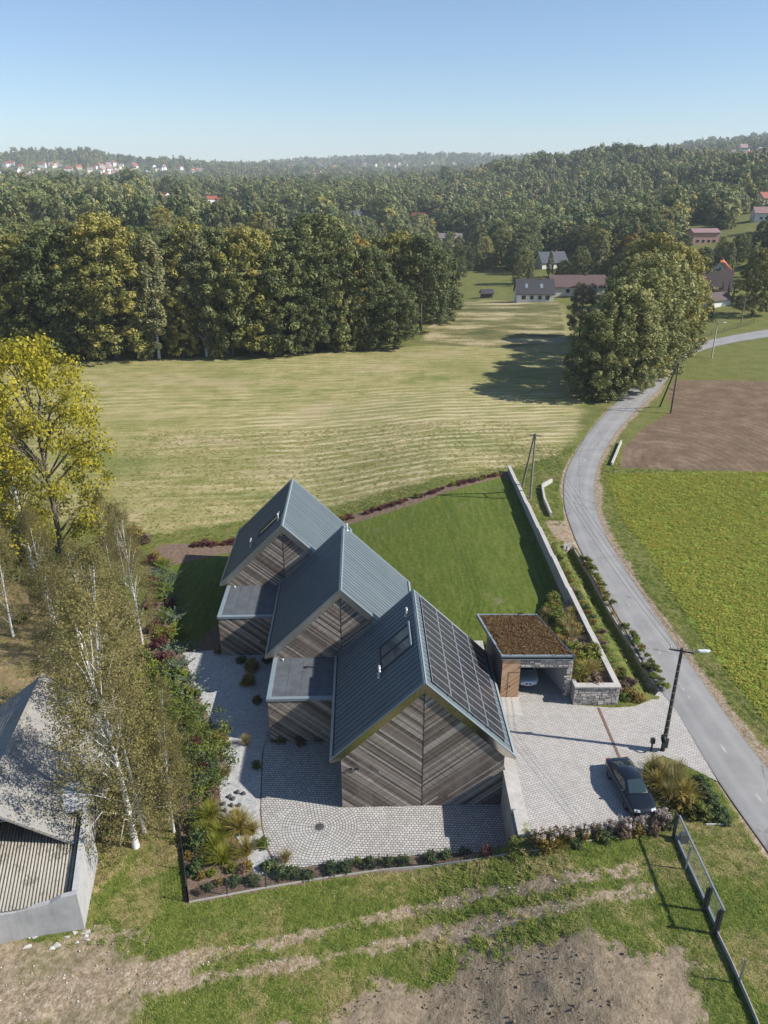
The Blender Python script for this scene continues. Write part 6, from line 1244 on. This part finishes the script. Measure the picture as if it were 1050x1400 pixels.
        mb = MB(); mb.box(min(sgn * .48, sgn * .8), max(sgn * .48, sgn * .8), -L/2 - .005 + .06, -L/2 + .12, .70, .82); mb.build('tail_light', M['redlens'], o)
        if grille: mb = MB(); c = sgn * .13; mb.prism([(c - .1, L/2 - .02, .47), (c + .1, L/2 - .02, .47), (c + .11, L/2 - .06, .58), (c + .06, L/2 - .08, .63), (c - .06, L/2 - .08, .63), (c - .11, L/2 - .06, .58)], (0, .05, .01)); gk = mb.build('grille', M['chrome'], o); mb = MB(); mb.prism([(c - .075, L/2 + .034, .485), (c + .075, L/2 + .034, .485), (c + .085, L/2 - .005, .60), (c - .085, L/2 - .005, .60)], (0, .02, .01)); mb.build('grille_mesh', M['gutter'], gk)
    if not grille: mb = MB(); mb.box(-.42, .42, L/2 - .05, L/2 + .012, .42, .58); mb.build('grille', M['gutter'], o)
    mb = MB(); mb.box(-.26, .26, L/2 + .013, L/2 + .03, .33, .44); mb.build('number_plate', M['plate'], o)
    mb = MB(); mb.box(-.6, .6, L/2 - .12, L/2 - .012, .24, .33); mb.build('air_intake', M['gutter'], o)
    return o
ra, fa = at(843, 1033, .95), at(884, 1112, .65); mid = (ra + fa) / 2; dirc = fa - ra
car('black saloon car parked on the driveway by the grass clumps', (mid[0], mid[1], .03), math.atan2(dirc[1], dirc[0]) - math.pi / 2, mat_paint('black_car_paint', (.006, .009, .012), .2), 5.0, 1.95, 1.46)
car('silver car standing nose out inside the garage', (11.72, 52.5, .05), math.pi, mat_paint('silver_car_paint', (.50, .52, .54), .5), 4.5, 1.84, 1.42, grille=True)
mb = MB(); mb.tube([(13.55, 50.6, 2.3), (13.6, 54.5, 2.35)], .06, 8); hb = mb.build('wall_pipe', M['gutter']); tag(hb, 'dark pipe along the garage ceiling', 'pipe')

# ------------------------------------------------------------------ old barn on the left
def mat_oldroof(name, c, moss, ang, period=.0):
    t = NT(name); p = t.obj(); n = t.noise(p, .7, 5, .65); f = t.noise(p, 6, 4, .7); c1 = t.ramp(t.math('MULTIPLY_ADD', n, .5, t.math('MULTIPLY', f, .5)), [(.3, tuple(v * .62 for v in c)), (.55, c), (.75, tuple(min(.85, v * 1.15) for v in c))])
    m = t.smooth(t.math('MULTIPLY_ADD', f, .5, t.math('MULTIPLY', n, .5)), .50, .60); c1 = t.mix(t.math('MULTIPLY', m, moss), c1, (.13, .12, .075)); c1 = t.mix(t.math('MULTIPLY', t.smooth(t.math('ADD', t.attr('trough'), t.math('MULTIPLY', t.math('SUBTRACT', n, .5), 1.2)), .45, .85), .8), c1, (.095, .085, .055)); t.bump(f, .4, .03); return t.set(Base__Color=c1, Roughness=.9)
M['old_tile'] = mat_oldroof('lichen_grey_roof_tiles', (.30, .285, .262), .7, 0); M['asbestos'] = mat_oldroof('mossy_corrugated_sheet', (.40, .365, .31), .8, 0); M['tin'] = mat_oldroof('weathered_tin', (.45, .46, .46), .3, 0); M['old_plaster'] = mat_concrete('old_grey_plaster', (.38, .375, .37), .22)
BZ = YARD
c0 = at(116, 1271, BZ); c1 = at(11, 1288, BZ); c2 = at(136, 1183, BZ)
annex = thing('barn_annex', 'old plastered shed with mossy corrugated roof in the corner', 'shed', c0)
ux = (c1 - c0) / np.linalg.norm(c1 - c0); uy = (c2 - c0) / np.linalg.norm(c2 - c0); uy = np.array([ux[1], -ux[0], 0]) if np.array([ux[1], -ux[0]]) @ uy[:2] > 0 else np.array([-ux[1], ux[0], 0])
def A(s, t_, z): return ux * s + uy * t_ + np.array([0, 0, z])
WA, DA = 6.4, 5.3; zf, zr = 2.35, 3.35
mb = MB(); mb.prism([A(0, 0, -.3), A(5.1, 0, -.3), A(5.1, 0, 2.3), A(3.5, 0, 2.25), A(1.6, 0, 2.55), A(.9, 0, 2.9), A(0, 0, 3.0)], uy * .3); mb.build('front_wall', M['old_plaster'], annex)
mb = MB(); mb.prism([A(0, .31, -.3), A(0, DA, -.3), A(0, DA, 4.3), A(0, .31, 3.0)], ux * .32); mb.build('side_wall', M['old_plaster'], annex)
mb = MB(); mb.prism([A(5.12, -1.6, -.3), A(5.12, -.02, -.3), A(5.12, -.02, 2.5), A(5.12, -1.6, 2.2)], ux * .3); mb.build('buttress_wall', M['old_plaster'], annex)
for k in range(14):
    s0 = .36 + k * .6; V = []; T = []; n = 25
    for t_, z in ((.12, zf), (DA + .1, zr + .55)):
        for j in range(n): s_ = s0 + j * .595 / (n - 1); w_ = math.sin(j / (n - 1) * 2 * math.pi * 3); V.append(A(s_, t_, z + .05 * w_)); T.append(.5 - .5 * w_)
    sh = link('corrugated_sheet', np_mesh('corrugated_sheet', V, [(j, j + 1, n + j + 1, n + j) for j in range(n - 1)], M['asbestos'], True, {'trough': ('FLOAT', T)}), annex); so = sh.modifiers.new('solid', 'SOLIDIFY'); so.thickness = .015
mb = MB(); mb.prism([A(0, DA + .12, zr + .75), A(9, DA + .12, zr + .75), A(9, DA + 2.0, zr + 1.1), A(.2, DA + 2.4, zr + 1.1)], (0, 0, .06)); mb.build('tin_flashing', M['tin'], annex)
# main barn: ridge runs from the back corner toward the lower left
rb = at(58, 925, 3.6); rf_ = at(-26, 1108, 3.6); dd_ = rf_ - rb; Lb = np.linalg.norm(dd_); vx = dd_ / Lb; vy = np.array([-vx[1], vx[0], 0]); vy = vy if vy[0] > 0 else -vy
barn = thing('old_barn', 'old barn with lichen-grey tiled roof under the birches', 'barn', (rb[0], rb[1], BZ))
ro = np.array([rb[0], rb[1], BZ]); hz = 3.6 - BZ
def Bp(s, t_, z): return vx * s + vy * t_ + np.array([0, 0, z])
for sgn, wd in ((1, 5.4), (-1, 5.4)):
    zl = hz - wd * .72; mb = MB(); mb.prism([Bp(-.2, 0, hz), Bp(Lb, 0, hz), Bp(Lb, sgn * wd, zl), Bp(-.2, sgn * wd, zl)], (0, 0, -.15)); sl = mb.build('roof_slope', M['old_tile'], barn)
    for r_ in range(16):
        for c_ in range(14):
            t0, t1_ = wd * r_ / 16, wd * (r_ + 1) / 16 + .03; s0, s1 = -.2 + (Lb + .2) * c_ / 14, -.2 + (Lb + .2) * (c_ + 1) / 14 - .02
            if sgn < 0 and (c_ > 9 or r_ > 10): continue
            zz = lambda t_, up: hz - t_ * .72 + up; j = random.uniform(0, .015)
            mb = MB(); mb.prism([Bp(s0, sgn * t0, zz(t0, .012 + j)), Bp(s1, sgn * t0, zz(t0, .012 + j)), Bp(s1, sgn * t1_, zz(t1_, .05 + j)), Bp(s0, sgn * t1_, zz(t1_, .05 + j))], (0, 0, .03)); mb.build('roof_tile', M['old_tile'], sl)
mb = MB(); mb.prism([Bp(.1, -5, -.2), Bp(.1, 5, -.2), Bp(.1, 5, hz - 3.75), Bp(.1, 0, hz - .16), Bp(.1, -5, hz - 3.75)], vx * .3); mb.build('gable_wall', M['old_plaster'], barn)
mb = MB(); mb.prism([Bp(.42, 4.8, -.2), Bp(Lb, 4.8, -.2), Bp(Lb, 4.8, hz - 3.65), Bp(.42, 4.8, hz - 3.65)], -vy * .3); mb.build('side_wall', M['old_plaster'], barn)
mb = MB(); mb.beam(Bp(-.25, 0, hz + .06), Bp(Lb, 0, hz + .06), .3, .12); mb.build('ridge_tiles', M['asbestos'], barn)
# rubble beside the shed
for i in range(14):
    p = GP(random.uniform(20, 130), random.uniform(1272, 1300)); g_ = np.random.default_rng(300 + i); V = unit(12, g_) * g_.uniform(.6, 1, (12, 1)); bm = bmesh.new(); [bm.verts.new(v) for v in V]; bmesh.ops.convex_hull(bm, input=bm.verts); me = bpy.data.meshes.new('rubble_block'); bm.to_mesh(me); bm.free(); me.materials.append(M['concrete_pale']); o = link('rubble_block', me); s = random.uniform(.12, .3); o.scale = (s * 1.5, s, s * .6); o.location = p + np.array([0, 0, .03]); tag(o, 'broken pale masonry lump beside the old shed', 'rubble', 'masonry rubble by the shed')
# ------------------------------------------------------------------ grass tufts, sedum, clods
L_['tuft'] = mat_leaf('verge_grass_blades', [(0.101, 0.161, 0.025), (0.174, 0.245, 0.038), (0.276, 0.334, 0.061), (0.441, 0.431, 0.131)], .35, .6, .9)
L_['tuft_dry'] = mat_leaf('dry_grass_blades', [(0.176, 0.184, 0.048), (0.304, 0.280, 0.088), (0.480, 0.400, 0.176), (0.640, 0.528, 0.272)], .35, .6, .8)
L_['crop'] = mat_leaf('field_crop_leaves', [(.18, .225, .032), (.29, .33, .045), (.41, .415, .07), (.54, .48, .10)], .4, .55, .9)
def tuft(leaf, seed, n=26, h=.11, spread=.2, base=.15, w=.013): return leaf_mesh('tuft', [blades(n, h, spread, np.random.default_rng(seed), w, .5, base, 2)], L_[leaf])
def crop_t(seed): g = np.random.default_rng(seed); C = np.stack([g.normal(0, .16, 7), g.normal(0, .16, 7), g.uniform(.04, .2, 7)], 1); return leaf_mesh('crop', [leaf_cloud(C, np.full(7, .11), 8, .042, g, (1, 1, .6), .3, .2, 1.2)], L_['crop'])
TU = [tuft('tuft', 401), tuft('tuft', 402, 20, .16, .24), tuft('tuft', 403, 30, .08, .18, .18), tuft('tuft_dry', 404, 22, .12, .24), tuft('tuft_dry', 405, 26, .08, .2, .18)]
gg = np.random.default_rng(44)
roadpoly = np.concatenate([RL, RR[::-1]])
def grass_pts(n, x0, x1, y0, y1, cond):
    x = gg.uniform(x0, x1, n); y = gg.uniform(y0, y1, n); gA, gB, bed = masks(x, y)
    k = (poly_sd(roadpoly, x, y) > .5) & (bed < .3) & (gA[:, 0] < .3) & (poly_sd(np.array(drive), x, y) > .15) & (np.abs(x) / y < .85)
    k &= cond(x, y, gA, gB); return x[k], y[k]
parts = []
bare = lambda gB: np.clip(gB[:, 1] * 1.02 + gB[:, 3] * 1.3 + gB[:, 2] * .75, 0, 1)
parts.append(grass_pts(66000, -28, 32, 20, 41, lambda x, y, a, b: (gg.random(len(x)) > bare(b)) & (poly_sd(LOT, x, y) > .3) & ~((x > 8) & (x < 20.5) & (y > 36.3 + (x - 8) * .05))))
parts.append(grass_pts(16000, 17.5, 45, 38, 112, lambda x, y, a, b: (b[:, 0] < .4) & (a[:, 3] < .4) & (gg.random(len(x)) > bare(b)) & (poly_sd(LOT, x, y) > .4) & ((x > 18.4) | (y > 101)) & ~((y < 48) & (x < 24))))
parts.append(grass_pts(15000, -42, 24, 82, 125, lambda x, y, a, b: (poly_sd(LOT, x, y) > .5) & (gg.random(len(x)) < .9)))
parts.append(grass_pts(6000, -40, -12, 30, 84, lambda x, y, a, b: (poly_sd(LOT, x, y) > .5) & (gg.random(len(x)) > .35)))
x = np.concatenate([p[0] for p in parts]); y = np.concatenate([p[1] for p in parts]); n = len(x); z = terrain(x, y) + .0
gA, gB, _b = masks(x, y); dry = (gA[:, 1] > .5) | (gB[:, 2] > .4) | (fbm(x * .4, y * .4) + gg.normal(0, .07, n) > .575)
idx = np.where(dry & (gg.random(n) < .75), gg.integers(3, 5, n), gg.integers(0, 3, n)); s = gg.uniform(.6, 1.35, n) * np.where(gA[:, 1] > .5, .8, 1.0)
scatter('grass', np.stack([x, y, z], 1), np.stack([0 * x, 0 * x, gg.uniform(0, 6.28, n)], 1), np.stack([s * 1.25, s * 1.25, s], 1), idx, TU, 'short rough grass on the verges and track')
x, y = grass_pts(62000, 22, 78, 36, 112, lambda x, y, a, b: b[:, 0] > .5); n = len(x); s = gg.uniform(.5, 1.0, n)
scatter('crop_leaves', np.stack([x, y, terrain(x, y)], 1), np.stack([0 * x, 0 * x, gg.uniform(0, 6.28, n)], 1), np.stack([s * 1.4, s * 1.4, s], 1), gg.integers(0, 3, n), [crop_t(411), crop_t(412), crop_t(413)], 'yellow-green leafy field crop beside the road')
L_['sedum'] = mat_leaf('red_green_sedum', [(.13, .055, .03), (.22, .105, .052), (.25, .165, .07), (.18, .17, .05)], .2, .7, 1.3)
def sedum(seed): g = np.random.default_rng(seed); C = np.stack([g.normal(0, .1, 6), g.normal(0, .1, 6), g.uniform(.02, .08, 6)], 1); return leaf_mesh('sedum', [leaf_cloud(C, np.full(6, .06), 9, .028, g, (1, 1, .7), .6, .4)], L_['sedum'])
ip = np.array([(p[0] + GO[0], p[1] + GO[1]) for p in inner]); x = gg.uniform(7.5, 15, 5200); y = gg.uniform(49, 55.5, 5200); k = poly_sd(ip, x, y) < -.16; x, y = x[k], y[k]; n = len(x); s = gg.uniform(.6, 1.5, n) * (.6 + fbm(x * .9, y * .9))
sd_ = scatter('sedum_plants', np.stack([x, y, np.full(n, GZ + .03)], 1), np.stack([0 * x, 0 * x, gg.uniform(0, 6.28, n)], 1), np.stack([s, s, s], 1), gg.integers(0, 2, n), [sedum(421), sedum(422)], 'reddish sedum plants growing on the garage roof')
def rock(seed, mat):
    g_ = np.random.default_rng(seed); bm = bmesh.new(); [bm.verts.new(v) for v in unit(16, g_) * g_.uniform(.7, 1, (16, 1)) * np.array([1, .9, .6])]; bmesh.ops.convex_hull(bm, input=bm.verts); me = bpy.data.meshes.new('clod'); bm.to_mesh(me); bm.free(); me.materials.append(mat); return me
M['clod'] = mat_plain('soil_clod', (.20, .145, .095), .95, 0, .25, 3); M['pebble'] = mat_plain('pale_pebble', (.50, .46, .40), .85, 0, .15, 3)
x = gg.uniform(-25, 22, 9000); y = gg.uniform(22.5, 40, 9000); gA, gB, _b = masks(x, y); k = (gg.random(9000) < gB[:, 1] * .8) & (np.abs(x) / y < .56) & (poly_sd(LOT, x, y) > .3); xs_, ys_ = x[k], y[k]
n1 = len(xs_); x = gg.uniform(-25, 22, 14000); y = gg.uniform(22.5, 40, 14000); gA, gB, _b = masks(x, y); k = (gg.random(14000) < gB[:, 3] * .16) & (poly_sd(LOT, x, y) > .3) & (poly_sd(np.array(drive), x, y) > .2) & (poly_sd(roadpoly, x, y) > .1); xs2, ys2 = x[k], y[k]
x = np.concatenate([xs_, xs2]); y = np.concatenate([ys_, ys2]); n = len(x); s = np.concatenate([gg.uniform(.025, .11, n1) * gg.uniform(.5, 1.2, n1), gg.uniform(.025, .085, n - n1)]); idx = np.concatenate([gg.integers(0, 2, n1), gg.integers(2, 4, n - n1)])
scatter('soil_clods', np.stack([x, y, terrain(x, y) + .01], 1), gg.uniform(0, 6.28, (n, 3)) * np.array([.1, .1, 1]), np.stack([s, s, s], 1), idx, [rock(431, M['clod']), rock(432, M['clod']), rock(433, M['pebble']), rock(434, M['pebble'])], 'loose soil clods and pale stones on bare ground and track')
# ------------------------------------------------------------------ haze
HAZE = mat = bpy.data.materials.new('haze'); mat.use_nodes = True; nt = mat.node_tree
for n_ in list(nt.nodes):
    if n_.type == 'BSDF_PRINCIPLED': nt.nodes.remove(n_)
pv = nt.nodes.new('ShaderNodeVolumePrincipled'); pv.inputs['Color'].default_value = (.87, .945, 1.0, 1); pv.inputs['Density'].default_value = 0.00013; pv.inputs['Anisotropy'].default_value = .0
nt.links.new(pv.outputs[0], [n_ for n_ in nt.nodes if n_.type == 'OUTPUT_MATERIAL'][0].inputs['Volume'])
mb = MB(); mb.box(-5600, 5600, -140, 6900, -14, 260); tag(mb.build('haze', mat), 'thin bluish haze filling the valley', None, kind='stuff')
